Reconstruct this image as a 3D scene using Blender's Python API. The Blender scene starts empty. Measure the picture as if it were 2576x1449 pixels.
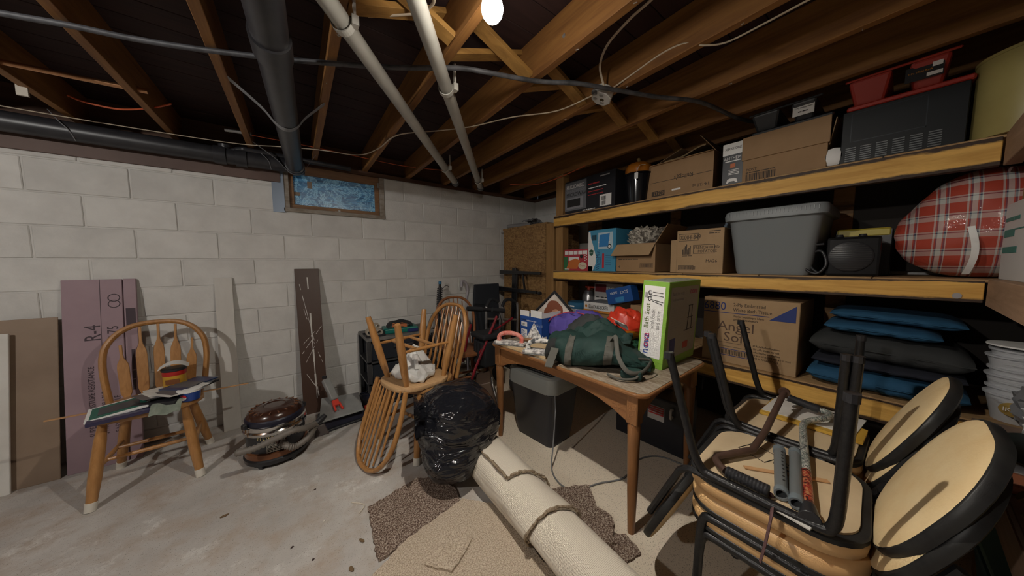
import bpy, bmesh, math, random
from mathutils import Vector as V, Matrix as MX
from math import pi, sin, cos, radians as R
random.seed(7)
S = bpy.context.scene
COL = S.collection
# ---------------------------------------------------------------- camera
FPX, CX, CY = 740.406, 1288.0, 724.5
YAW, PIT, ROL, CAMH = 0.6470, 0.0820, -0.0054, 1.273
_f = V((sin(YAW)*cos(PIT), cos(YAW)*cos(PIT), -sin(PIT)))
_r = V((cos(YAW), -sin(YAW), 0)); _u = _r.cross(_f)
_r, _u = cos(ROL)*_r + sin(ROL)*_u, -sin(ROL)*_r + cos(ROL)*_u
CAM = V((0, 0, CAMH))
cd = bpy.data.cameras.new('camera'); cam = bpy.data.objects.new('camera', cd); COL.objects.link(cam)
cd.sensor_fit = 'HORIZONTAL'; cd.sensor_width = 36; cd.lens = FPX/2576*36; cd.clip_start = 0.02
cam.matrix_world = MX(((_r.x, _u.x, -_f.x, 0), (_r.y, _u.y, -_f.y, 0), (_r.z, _u.z, -_f.z, CAMH), (0, 0, 0, 1)))
S.camera = cam
S.view_settings.view_transform = 'Standard'; S.view_settings.look = 'None'
S.view_settings.gamma = 1; S.view_settings.use_curve_mapping = False
S.view_settings.exposure = 0.10
# ---------------------------------------------------------------- world: dark outdoors, almost nothing gets in
W = bpy.data.worlds.new('world'); S.world = W; W.use_nodes = True
W.node_tree.nodes['Background'].inputs[0].default_value = (0.55, 0.62, 0.75, 1)
W.node_tree.nodes['Background'].inputs[1].default_value = 0.03
# ---------------------------------------------------------------- lamps: two bare bulbs under the joists (position, watts, colour); their glowing globes are built further down
BULBS = [((0.535, 0.80, 2.045), 30.0, (1.0, 0.93, 0.82)), ((-1.85, 0.80, 2.045), 54.0, (1.0, 0.965, 0.91))]
# ---------------------------------------------------------------- pixel helpers (a pixel gives a direction, a plane gives the distance)
def hit(ax, val, x, y):
    d = (x-CX)/FPX*_r - (y-CY)/FPX*_u + _f
    i = 'XYZ'.index(ax)
    return CAM + d*((val-CAM[i])/d[i])
# ---------------------------------------------------------------- materials
MATS = {}
def nodes(name):
    m = bpy.data.materials.new(name); m.use_nodes = True
    nt = m.node_tree; return m, nt, nt.nodes['Principled BSDF']
def rgb(c): return (c[0], c[1], c[2], 1)
def mat(name, col, rough=0.6, metal=0.0, var=None, scale=8.0, vscale=(1, 1, 1), detail=4.0, bump=0.0, bscale=60.0, spec=0.5, lo=0.35, hi=0.65, coat=0.0, alpha=1.0, rnd=0.0):
    """plain principled; var = second colour mixed in by noise in object space; bump = fine relief"""
    if name in MATS: return MATS[name]
    m, nt, b = nodes(name)
    b.inputs['Base Color'].default_value = rgb(col); b.inputs['Roughness'].default_value = rough
    b.inputs['Metallic'].default_value = metal; b.inputs['Specular IOR Level'].default_value = spec
    if coat: b.inputs['Coat Weight'].default_value = coat
    if alpha < 1: b.inputs['Alpha'].default_value = alpha
    N, Lk = nt.nodes, nt.links
    if var or bump:
        tc = N.new('ShaderNodeTexCoord'); mp = N.new('ShaderNodeMapping'); mp.inputs['Scale'].default_value = vscale
        Lk.new(tc.outputs['Object'], mp.inputs['Vector']); src = mp.outputs['Vector']
        if rnd:
            oi = N.new('ShaderNodeObjectInfo'); ad = N.new('ShaderNodeVectorMath'); ad.operation = 'ADD'
            sc = N.new('ShaderNodeMath'); sc.operation = 'MULTIPLY'; sc.inputs[1].default_value = 37.0
            Lk.new(oi.outputs['Random'], sc.inputs[0]); Lk.new(src, ad.inputs[0]); Lk.new(sc.outputs[0], ad.inputs[1]); src = ad.outputs[0]
    if var:
        n = N.new('ShaderNodeTexNoise'); n.inputs['Scale'].default_value = scale; n.inputs['Detail'].default_value = detail; n.inputs['Roughness'].default_value = 0.6
        Lk.new(src, n.inputs['Vector'])
        r = N.new('ShaderNodeValToRGB'); e = r.color_ramp.elements
        e[0].position = lo; e[0].color = rgb(col); e[1].position = hi; e[1].color = rgb(var)
        Lk.new(n.outputs['Fac'], r.inputs['Fac']); out = r.outputs['Color']
        if rnd:
            hs = N.new('ShaderNodeHueSaturation'); mr = N.new('ShaderNodeMapRange')
            mr.inputs['To Min'].default_value = 1-rnd; mr.inputs['To Max'].default_value = 1+rnd
            Lk.new(oi.outputs['Random'], mr.inputs['Value']); Lk.new(mr.outputs[0], hs.inputs['Value']); Lk.new(out, hs.inputs['Color']); out = hs.outputs[0]
        Lk.new(out, b.inputs['Base Color'])
    if bump:
        n2 = N.new('ShaderNodeTexNoise'); n2.inputs['Scale'].default_value = bscale; n2.inputs['Detail'].default_value = 3
        Lk.new(src, n2.inputs['Vector']); bp = N.new('ShaderNodeBump'); bp.inputs['Strength'].default_value = bump; bp.inputs['Distance'].default_value = 0.004
        Lk.new(n2.outputs['Fac'], bp.inputs['Height']); Lk.new(bp.outputs[0], b.inputs['Normal'])
    MATS[name] = m; return m
def wood(name, c1, c2, rough=0.55, stretch=(14, 14, 0.9), scale=3.0, dark=None, spec=0.4, darklo=0.6, darkhi=0.72, coat=0.0, edge=0.0):
    """grain runs along the axis whose stretch is small"""
    if name in MATS: return MATS[name]
    m, nt, b = nodes(name); N, Lk = nt.nodes, nt.links
    tc = N.new('ShaderNodeTexCoord'); mp = N.new('ShaderNodeMapping'); mp.inputs['Scale'].default_value = stretch
    oi = N.new('ShaderNodeObjectInfo'); ad = N.new('ShaderNodeVectorMath'); ad.operation = 'ADD'
    sc = N.new('ShaderNodeMath'); sc.operation = 'MULTIPLY'; sc.inputs[1].default_value = 53.0
    Lk.new(oi.outputs['Random'], sc.inputs[0]); Lk.new(tc.outputs['Object'], mp.inputs['Vector']); Lk.new(mp.outputs[0], ad.inputs[0]); Lk.new(sc.outputs[0], ad.inputs[1])
    n = N.new('ShaderNodeTexNoise'); n.inputs['Scale'].default_value = scale; n.inputs['Detail'].default_value = 6; n.inputs['Roughness'].default_value = 0.65; n.inputs['Distortion'].default_value = 0.6
    Lk.new(ad.outputs[0], n.inputs['Vector'])
    r = N.new('ShaderNodeValToRGB'); e = r.color_ramp.elements
    e[0].position = 0.32; e[0].color = rgb(c1); e[1].position = 0.68; e[1].color = rgb(c2)
    Lk.new(n.outputs['Fac'], r.inputs['Fac']); out = r.outputs['Color']
    if dark:
        n3 = N.new('ShaderNodeTexNoise'); n3.inputs['Scale'].default_value = 2.2; n3.inputs['Detail'].default_value = 8; n3.inputs['Roughness'].default_value = 0.7
        mp2 = N.new('ShaderNodeMapping'); mp2.inputs['Scale'].default_value = [min(s, 4.0) for s in stretch]
        Lk.new(tc.outputs['Object'], mp2.inputs['Vector']); Lk.new(mp2.outputs[0], n3.inputs['Vector'])
        dk = n3.outputs['Fac']
        if edge:        # grime that creeps in from the long edges
            sg = N.new('ShaderNodeSeparateXYZ'); Lk.new(tc.outputs['Generated'], sg.inputs[0])
            e1 = N.new('ShaderNodeMath'); e1.operation = 'SUBTRACT'; e1.inputs[1].default_value = .5; Lk.new(sg.outputs['Z'], e1.inputs[0])
            e2 = N.new('ShaderNodeMath'); e2.operation = 'ABSOLUTE'; Lk.new(e1.outputs[0], e2.inputs[0])
            e3 = N.new('ShaderNodeMath'); e3.operation = 'POWER'; e3.inputs[1].default_value = 3; Lk.new(e2.outputs[0], e3.inputs[0])
            e4 = N.new('ShaderNodeMath'); e4.operation = 'MULTIPLY_ADD'; e4.inputs[1].default_value = edge*8; Lk.new(e3.outputs[0], e4.inputs[0]); Lk.new(dk, e4.inputs[2]); dk = e4.outputs[0]
        r3 = N.new('ShaderNodeValToRGB'); r3.color_ramp.elements[0].position = darklo; r3.color_ramp.elements[1].position = darkhi
        mx = N.new('ShaderNodeMix'); mx.data_type = 'RGBA'; Lk.new(dk, r3.inputs['Fac']); Lk.new(r3.outputs['Color'], mx.inputs['Factor'])
        Lk.new(out, mx.inputs[6]); mx.inputs[7].default_value = rgb(dark); out = mx.outputs[2]
    Lk.new(out, b.inputs['Base Color'])
    bp = N.new('ShaderNodeBump'); bp.inputs['Strength'].default_value = 0.15; bp.inputs['Distance'].default_value = 0.003
    Lk.new(n.outputs['Fac'], bp.inputs['Height']); Lk.new(bp.outputs[0], b.inputs['Normal'])
    b.inputs['Roughness'].default_value = rough; b.inputs['Specular IOR Level'].default_value = spec
    if coat: b.inputs['Coat Weight'].default_value = coat; b.inputs['Coat Roughness'].default_value = 0.2
    MATS[name] = m; return m
def emit(name, col, s):
    if name in MATS: return MATS[name]
    m, nt, b = nodes(name); b.inputs['Emission Color'].default_value = rgb(col); b.inputs['Emission Strength'].default_value = s
    b.inputs['Base Color'].default_value = rgb(col); MATS[name] = m; return m
# ---------------------------------------------------------------- object helpers
def tag(o, label=None, cat=None, group=None, kind=None):
    if label: o['label'] = label
    if cat: o['category'] = cat
    if group: o['group'] = group
    if kind: o['kind'] = kind
    return o
def thing(name, label, cat, loc=(0, 0, 0), rz=0.0, group=None, rot=None):
    o = bpy.data.objects.new(name, None); COL.objects.link(o); o.empty_display_size = 0.1
    o.location = loc; o.rotation_euler = rot if rot else (0, 0, rz)
    return tag(o, label, cat, group)
def copy_tree(o, parent=None, **kw):
    c = o.copy(); COL.objects.link(c); c.parent = parent
    for ch in list(o.children): copy_tree(ch, c)
    for k, v in kw.items(): c[k] = v
    return c
def frame(o, x, y):
    """matrix from an origin, an x direction and a y direction"""
    x = V(x).normalized(); y = V(y); y = (y - x*y.dot(x)).normalized(); z = x.cross(y)
    return MX(((x.x, y.x, z.x, o[0]), (x.y, y.y, z.y, o[1]), (x.z, y.z, z.z, o[2]), (0, 0, 0, 1)))
I4 = MX.Identity(4)
class MB:
    def __init__(s): s.v = []; s.f = []
    def add(s, vs, fs, M=None):
        k = len(s.v); s.v += [tuple(M @ V(p)) if M is not None else tuple(p) for p in vs]; s.f += [tuple(i+k for i in f) for f in fs]; return s
    def hexa(s, p, M=None):      # 8 corners: bottom ring 0-3, top ring 4-7
        return s.add(p, [(3, 2, 1, 0), (4, 5, 6, 7), (0, 1, 5, 4), (1, 2, 6, 5), (2, 3, 7, 6), (3, 0, 4, 7)], M)
    def box(s, c, d, M=None):
        x, y, z = c; a, b, h = d[0]/2, d[1]/2, d[2]/2
        return s.hexa([(x-a, y-b, z-h), (x+a, y-b, z-h), (x+a, y+b, z-h), (x-a, y+b, z-h), (x-a, y-b, z+h), (x+a, y-b, z+h), (x+a, y+b, z+h), (x-a, y+b, z+h)], M)
    def bx(s, x0, x1, y0, y1, z0, z1, M=None): return s.box(((x0+x1)/2, (y0+y1)/2, (z0+z1)/2), (x1-x0, y1-y0, z1-z0), M)
    def bar(s, p0, p1, w, h, up=(0, 0, 1)):     # rectangular bar between two points, w sideways, h along up
        p0, p1 = V(p0), V(p1); M = frame(p0, p1-p0, up if abs((p1-p0).normalized().dot(V(up).normalized())) < .98 else (1, 0, 0)); l = (p1-p0).length
        return s.box((l/2, 0, 0), (l, h, w), M)
    def tube(s, pts, r, n=10, caps=True, flat=1.0):
        pts = [V(p) for p in pts]; m = len(pts); rr = r if isinstance(r, (list, tuple)) else [r]*m
        t = [(pts[min(i+1, m-1)]-pts[max(i-1, 0)]).normalized() for i in range(m)]
        a = V((0, 0, 1)) if abs(t[0].z) < .9 else V((1, 0, 0)); nrm = (a - t[0]*a.dot(t[0])).normalized(); vs = []
        for i in range(m):
            nrm = (nrm - t[i]*nrm.dot(t[i])); nrm = nrm.normalized() if nrm.length > 1e-6 else t[i].orthogonal().normalized(); bn = t[i].cross(nrm)
            for j in range(n):
                q = 2*pi*j/n; vs.append(pts[i] + (nrm*cos(q)*flat + bn*sin(q))*rr[i])
        fs = [(i*n+j, i*n+(j+1) % n, (i+1)*n+(j+1) % n, (i+1)*n+j) for i in range(m-1) for j in range(n)]
        if caps: fs += [tuple(range(n-1, -1, -1)), tuple((m-1)*n+j for j in range(n))]
        return s.add(vs, fs)
    def cyl(s, p0, p1, r0, r1=None, n=14): return s.tube([p0, p1], [r0, r0 if r1 is None else r1], n)
    def lathe(s, prof, n=24, M=None, sx=1.0, sy=1.0):
        vs = []; m = len(prof)
        for (r, z) in prof:
            for j in range(n): q = 2*pi*j/n; vs.append((r*cos(q)*sx, r*sin(q)*sy, z))
        fs = [(i*n+j, i*n+(j+1) % n, (i+1)*n+(j+1) % n, (i+1)*n+j) for i in range(m-1) for j in range(n)]
        fs += [tuple(range(n-1, -1, -1)), tuple((m-1)*n+j for j in range(n))]
        return s.add(vs, fs, M)
    def prism(s, poly, z0, z1, M=None):
        n = len(poly); vs = [(x, y, z0) for x, y in poly]+[(x, y, z1) for x, y in poly]
        fs = [tuple(range(n-1, -1, -1)), tuple(range(n, 2*n))]+[(i, (i+1) % n, n+(i+1) % n, n+i) for i in range(n)]
        return s.add(vs, fs, M)
    def rings(s, rings, caps=True, M=None):    # rings of equal length joined into a skin
        n = len(rings[0]); vs = [p for r in rings for p in r]
        fs = [(i*n+j, i*n+(j+1) % n, (i+1)*n+(j+1) % n, (i+1)*n+j) for i in range(len(rings)-1) for j in range(n)]
        if caps: fs += [tuple(range(n-1, -1, -1)), tuple((len(rings)-1)*n+j for j in range(n))]
        return s.add(vs, fs, M)
    def grid(s, fn, nu, nv, th=0.0, M=None):   # fn(u,v)->point ; th gives a second skin below
        vs = [V(fn(i/nu, j/nv)) for i in range(nu+1) for j in range(nv+1)]
        w = nv+1; fs = [(i*w+j, (i+1)*w+j, (i+1)*w+j+1, i*w+j+1) for i in range(nu) for j in range(nv)]
        if not th: return s.add(vs, fs, M)
        k = len(vs); vs2 = [p - V((0, 0, th)) for p in vs]
        fs += [tuple(q+k for q in reversed(f)) for f in fs]
        ed = [i*w for i in range(nu+1)]+[nu*w+j for j in range(1, nv+1)]+[i*w+nv for i in range(nu-1, -1, -1)]+[j for j in range(nv-1, 0, -1)]
        fs += [(ed[i], ed[(i+1) % len(ed)], ed[(i+1) % len(ed)]+k, ed[i]+k) for i in range(len(ed))]
        return s.add(vs+vs2, fs, M)
    def mesh(s, name, bevel=0.0, seg=1, smooth=False, ang=35, sub=0):
        me = bpy.data.meshes.new(name); me.from_pydata(s.v, [], s.f)
        if True:
            bm = bmesh.new(); bm.from_mesh(me)
            bmesh.ops.recalc_face_normals(bm, faces=bm.faces)
            if bevel:
                es = [e for e in bm.edges if len(e.link_faces) == 2 and e.calc_face_angle() > R(30)]
                bmesh.ops.bevel(bm, geom=es, offset=bevel, segments=seg, affect='EDGES', profile=0.5, clamp_overlap=True)
            bm.to_mesh(me); bm.free()
        if smooth: me.shade_smooth(); me.set_sharp_from_angle(angle=R(ang))
        return me
    def build(s, name, m, parent=None, bevel=0.0, seg=1, smooth=False, ang=35, sub=0, label=None, kind=None, M=None):
        o = bpy.data.objects.new(name, s.mesh(name, bevel, seg, smooth, ang)); COL.objects.link(o)
        o.data.materials.append(m); o.parent = parent
        if M is not None: o.matrix_local = M
        if sub:
            sm = o.modifiers.new('sub', 'SUBSURF'); sm.levels = sub; sm.render_levels = sub
        if label: o['label'] = label
        if kind: o['kind'] = kind
        return o
def inst(src, parent, M, name=None):      # another object on the same mesh
    o = bpy.data.objects.new(name or src.name.split('.')[0], src.data); COL.objects.link(o); o.parent = parent; o.matrix_local = M; return o
def text(s, size, m, parent, M, name='lettering', ex=0.0004, align='LEFT', sx=1.0, shear=0.0, greek=False):
    if greek:       # print too small to read in the photograph: one dash per word
        x = 0.0; g = MB()
        for wd in s.split():
            w_ = len(wd)*.56*size*sx; g.bx(x, x+w_, size*.05, size*.5, -ex, ex); x += w_+.3*size*sx
        return g.build('print_line', m, parent, M=M, kind='stuff')
    c = bpy.data.curves.new(name, 'FONT'); c.body = s; c.size = size; c.extrude = ex; c.align_x = align; c.resolution_u = 2; c.shear = shear
    t = bpy.data.objects.new('tmp', c); COL.objects.link(t)
    dg = bpy.context.evaluated_depsgraph_get(); me = bpy.data.meshes.new_from_object(t.evaluated_get(dg))
    bpy.data.objects.remove(t)
    if sx != 1.0:
        for v in me.vertices: v.co.x *= sx
    me.name = name; me.materials.clear(); me.materials.append(m)
    o = bpy.data.objects.new(name, me); COL.objects.link(o); o.parent = parent; o.matrix_local = M
    return o
FR = lambda x, z, y=0.0: frame((x, y-0.0012, z), (1, 0, 0), (0, 0, 1))        # print on a face looking along local -Y
def smoothpts(pts, k=6):        # Catmull-Rom through points
    pts = [V(p) for p in pts]; out = []
    for i in range(len(pts)-1):
        p0, p1, p2, p3 = pts[max(i-1, 0)], pts[i], pts[i+1], pts[min(i+2, len(pts)-1)]
        for j in range(k):
            t = j/k; out.append(0.5*((2*p1)+(p2-p0)*t+(2*p0-5*p1+4*p2-p3)*t*t+(3*p1-p0-3*p2+p3)*t**3))
    return out+[pts[-1]]
def rrect(w, h, r, n=4, cx=0, cy=0):
    r = min(r, w/2-1e-4, h/2-1e-4); out = []
    for (sx, sy, a) in ((1, -1, -pi/2), (1, 1, 0), (-1, 1, pi/2), (-1, -1, pi)):
        for i in range(n+1): q = a+(pi/2)*i/n; out.append((cx+sx*(w/2-r)+r*cos(q), cy+sy*(h/2-r)+r*sin(q)))
    return out
_ns = [random.Random(3).uniform(0, 6.28) for _ in range(64)]
def lump(x, y, z, f=1.0):       # cheap smooth noise -1..1
    return (sin(x*7.1*f+_ns[0])*sin(y*6.3*f+_ns[1]+z*2.1*f)+sin(z*8.3*f+_ns[2]+x*3.3*f)*sin(y*9.7*f+_ns[3])+sin((x+y)*13*f+_ns[4])*sin((y-z)*11*f+_ns[5]))/2.2
# ================================================================ SETTING
WY, WX, FY, LX = 3.192, 2.8285, -1.0, -3.7      # block wall, shelf wall, wall behind the camera, far left wall
BM, BN, ZT = 0.4064, 0.2032, 2.1336               # block module, wall top
X0 = -1.2355                                      # a head joint of the odd courses
JZ, JH = 2.17, 0.184                              # joist underside, joist depth
def concrete():
    m, nt, b = nodes('concrete_floor'); N, Lk = nt.nodes, nt.links
    tc = N.new('ShaderNodeTexCoord'); src = tc.outputs['Object']
    def noise(sc, det=6, ro=.6):
        n = N.new('ShaderNodeTexNoise'); n.inputs['Scale'].default_value = sc; n.inputs['Detail'].default_value = det; n.inputs['Roughness'].default_value = ro; Lk.new(src, n.inputs['Vector']); return n.outputs['Fac']
    def ramp(f, a, b_, c0=(0, 0, 0), c1=(1, 1, 1)):
        r = N.new('ShaderNodeValToRGB'); e = r.color_ramp.elements; e[0].position = a; e[1].position = b_; e[0].color = rgb(c0); e[1].color = rgb(c1); Lk.new(f, r.inputs['Fac']); return r.outputs['Color']
    def mix(f, a, b_, t='MIX'):
        x = N.new('ShaderNodeMix'); x.data_type = 'RGBA'; x.blend_type = t
        if isinstance(f, float): x.inputs['Factor'].default_value = f
        else: Lk.new(f, x.inputs['Factor'])
        for k, q in ((6, a), (7, b_)):
            if isinstance(q, tuple): x.inputs[k].default_value = rgb(q)
            else: Lk.new(q, x.inputs[k])
        return x.outputs[2]
    base = ramp(noise(1.6, 8, .65), .33, .68, (.40, .375, .35), (.60, .57, .535))
    base = mix(ramp(noise(5.5, 8, .7), .47, .66), base, (.43, .36, .30))        # brown wear
    base = mix(ramp(noise(3.1, 9, .75), .56, .66), base, (.70, .68, .645))          # chalky patches
    sep = N.new('ShaderNodeSeparateXYZ'); Lk.new(src, sep.inputs[0])             # beige speckled tone on the shelf side of the slab
    a1 = N.new('ShaderNodeMath'); a1.operation = 'MULTIPLY_ADD'; Lk.new(sep.outputs['Y'], a1.inputs[0]); a1.inputs[1].default_value = -0.25; Lk.new(sep.outputs['X'], a1.inputs[2])
    a2 = N.new('ShaderNodeMath'); a2.operation = 'MULTIPLY_ADD'; Lk.new(noise(2.4, 5), a2.inputs[0]); a2.inputs[1].default_value = 0.7; Lk.new(a1.outputs[0], a2.inputs[2])
    sp = mix(ramp(noise(150, 2), .60, .66), (.70, .61, .49), (.33, .27, .21))
    base = mix(ramp(a2.outputs[0], .93, 1.1), base, sp)
    base = mix(ramp(noise(220, 2), .62, .7), base, (.16, .14, .12))
    Lk.new(base, b.inputs['Base Color']); b.inputs['Roughness'].default_value = .82; b.inputs['Specular IOR Level'].default_value = .3
    bp = N.new('ShaderNodeBump'); bp.inputs['Strength'].default_value = .25; bp.inputs['Distance'].default_value = .004; Lk.new(noise(30, 6), bp.inputs['Height']); Lk.new(bp.outputs[0], b.inputs['Normal'])
    MATS['concrete'] = m; return m
concrete()
m_paint = mat('block_paint', (.56, .545, .52), .75, var=(.65, .635, .605), scale=5, bump=.5, bscale=70, rnd=.045, spec=.3)
m_mortar = mat('painted_mortar', (.54, .525, .5), .85, var=(.62, .605, .58), scale=6, bump=.3)
m_plain = mat('plain_wall', (.17, .16, .15), .85)
m_joist = wood('joist_wood', (.165, .068, .020), (.32, .15, .042), .6, (9, 0.7, 9), 2.6)
m_brace = wood('brace_wood', (.24, .12, .032), (.42, .225, .06), .6, (1.0, 9, 9), 2.6)
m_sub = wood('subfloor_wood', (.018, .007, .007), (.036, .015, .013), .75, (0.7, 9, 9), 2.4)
m_sill = wood('sill_wood', (.07, .035, .022), (.12, .06, .035), .7, (0.7, 9, 9), 2.4)
m_brownpaint = mat('brown_board_paint', (.10, .060, .048), .6, var=(.13, .08, .065), scale=3)
fl = MB().bx(LX-.1, WX+.2, FY-.1, WY+.2, -0.08, 0).build('floor', MATS['concrete']); tag(fl, 'bare stained concrete basement floor', 'floor', kind='structure')
# --- block wall behind everything
wb = MB().bx(LX, WX+.2, WY+.006, WY+.10, 0, 1.727).build('wall_back', m_mortar)
tag(wb, 'white painted concrete block wall with the small window', 'wall', kind='structure')
mbk = MB().bx(LX, -0.008, WY+.006, WY+.10, 1.727, ZT).bx(.805, WX+.2, WY+.006, WY+.10, 1.727, ZT)
mbk.build('mortar_backing', m_mortar, wb)
bmesh_cache = {}
def block_mesh(w, h):
    k = (round(w, 3), round(h, 3))
    if k not in bmesh_cache:
        bmesh_cache[k] = MB().box((0, 0, 0), (w-.008, .05, h-.008)).mesh('block', bevel=.004)
        bmesh_cache[k].materials.append(m_paint)
    return bmesh_cache[k]
rb = random.Random(11)
def lay(wall, x0, x1, along, hole=None):
    for k in range(-7, 4):
        z0 = max(0.0, (k+6.5)*BN); z1 = (k+7.5)*BN
        off = 0.0 if k % 2 == 0 else BM/2
        i = math.floor((x0-X0-off)/BM)
        while True:
            a = X0+off+i*BM; b_ = a+BM; i += 1
            if a >= x1-.02: break
            a, b2 = max(a, x0), min(b_, x1)
            if b2-a < .03: continue
            segs = [(a, b2)]
            if hole and z1 > hole[2]+.01:
                segs = [(s0, s1) for (s0, s1) in ((a, min(b2, hole[0])), (max(a, hole[1]), b2)) if s1-s0 > .03]
            for (s0, s1) in segs:
                o = bpy.data.objects.new('block', block_mesh(s1-s0, z1-z0)); COL.objects.link(o); o.parent = wall
                j = rb.uniform(-.0014, .0014)
                o.location = ((s0+s1)/2, WY+.025+j, (z0+z1)/2) if along == 'x' else (WX+.025+j, (s0+s1)/2, (z0+z1)/2)
                if along == 'y': o.rotation_euler = (0, 0, pi/2)
lay(wb, -2.1, WX, 'x', (-.008, .805, 1.727))
wr = MB().bx(WX+.006, WX+.10, FY, WY+.006, 0, ZT).build('wall_right', m_mortar); tag(wr, 'block wall behind the lumber shelves', 'wall', kind='structure')
lay(wr, -.6, WY, 'y')
wf = MB().bx(LX, WX, FY-.1, FY, 0, ZT).build('wall_front', m_plain); tag(wf, 'plain wall behind the camera', 'wall', kind='structure')
wl = MB().bx(LX-.1, LX, FY, WY, 0, ZT).build('wall_left', m_plain); tag(wl, 'plain far left basement wall', 'wall', kind='structure')
# --- ceiling: subfloor boards on joists
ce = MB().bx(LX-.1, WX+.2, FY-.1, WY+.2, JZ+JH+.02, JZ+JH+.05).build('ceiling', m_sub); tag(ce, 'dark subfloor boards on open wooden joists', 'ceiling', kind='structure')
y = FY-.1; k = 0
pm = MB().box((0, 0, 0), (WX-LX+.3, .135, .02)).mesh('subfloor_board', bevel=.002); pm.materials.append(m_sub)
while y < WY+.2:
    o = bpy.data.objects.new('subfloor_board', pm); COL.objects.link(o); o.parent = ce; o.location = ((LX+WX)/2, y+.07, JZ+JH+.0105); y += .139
JX = [1.028+.41*n for n in range(-11, 5)]           # right edge of each joist at Y = 1
JS = 0.018                                          # joists run a hair off the wall's normal
jm = MB().box((0, 0, 0), (.038, WY-FY+.22, JH)).mesh('joist', bevel=.002); jm.materials.append(m_joist)
def jx(n, yy): return JX[n]-.019+JS*(yy-1)
for n in range(len(JX)):
    o = bpy.data.objects.new('joist', jm); COL.objects.link(o); o.parent = ce
    yc = (WY+FY)/2; o.location = (jx(n, yc), yc, JZ+JH/2); o.rotation_euler = (0, 0, -JS)
# cross bridging between joists, along one line, plus solid blocking by the lamp
def brace(n, yy, up, dy=0.0):
    a = V((jx(n, yy)+.019, yy, JZ+.02 if up else JZ+JH-.02)); b_ = V((jx(n+1, yy+dy)-.019, yy+dy, JZ+JH-.02 if up else JZ+.02))
    MB().bar(a, b_, .064, .022, (0, 0, 1)).build('bridging', m_brace, ce, bevel=.001)
for n in range(7, 15):
    brace(n, 1.17, False); brace(n, 1.25, True)
for n in (4, 5, 6):
    brace(n, 1.17, False); brace(n, 1.25, True)
bl = MB(); bl.bar((jx(8, 1.2)+.021, 1.235, JZ+.06), (jx(9, 1.0)-.021, 1.02, JZ+.06), .038, .10); bl.build('blocking', m_brace, ce, bevel=.002)
# sill plate and rim joist on top of the block walls
sp = MB().bx(LX, WX+.1, WY-.005, WY+.10, ZT, JZ).bx(LX, WX+.1, WY+.06, WY+.12, JZ, JZ+JH+.02).build('trim_1', m_sill); tag(sp, 'dark wooden sill plate and rim board on the block wall', 'trim', kind='structure')
sp2 = MB().bx(WX-.005, WX+.10, FY, WY, ZT, JZ).bx(WX+.06, WX+.12, FY, WY, JZ, JZ+JH+.02).build('trim_2', m_sill); tag(sp2, 'dark wooden sill plate over the shelf wall', 'trim', kind='structure')
sp3 = MB().bx(LX-.1, WX, FY-.1, FY, ZT, JZ+JH+.02).bx(LX-.1, LX, FY, WY, ZT, JZ+JH+.02).build('trim_3', m_sill); tag(sp3, 'sill plates over the two walls behind the camera', 'trim', kind='structure')
hb = MB().bx(-2.2, -.02, WY-.022, WY-.001, 1.960, ZT+.03).build('trim_4', m_brownpaint, bevel=.002); tag(hb, 'brown painted board along the top of the block wall left of the window', 'trim', kind='structure')
# --- basement window
wn = bpy.data.objects.new('window_1', None); COL.objects.link(wn); wn.location = (.3985, WY, 1.727); tag(wn, 'small basement window with blue film behind the pane', 'window', kind='structure')
m_sash = wood('sash_wood', (.17, .085, .04), (.28, .15, .07), .5, (1.2, 9, 9), 3)
m_frm = mat('window_frame_paint', (.33, .29, .25), .7, var=(.2, .16, .12), scale=9, vscale=(1, 1, 3))
hw, hh = .4065, .4066
f = MB().bx(-hw, -hw+.045, -.005, .10, 0, hh).bx(hw-.045, hw, -.005, .10, 0, hh).bx(-hw, hw, -.012, .10, 0, .035); f.build('frame', m_frm, wn, bevel=.003)
f = MB().bx(-hw-.07, -hw+.01, -.012, .002, -.01, hh); f.build('metal_edge', mat('window_metal', (.3, .36, .45), .35, .6), wn)
s_ = MB().bx(-hw+.045, hw-.045, .02, .06, hh-.075, hh).bx(-hw+.045, hw-.045, .02, .06, .035, .07).bx(-hw+.045, -hw+.078, .02, .06, .07, hh-.075).bx(hw-.085, hw-.045, .02, .06, .07, hh-.075); s_.build('sash', m_sash, wn, bevel=.003)
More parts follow.
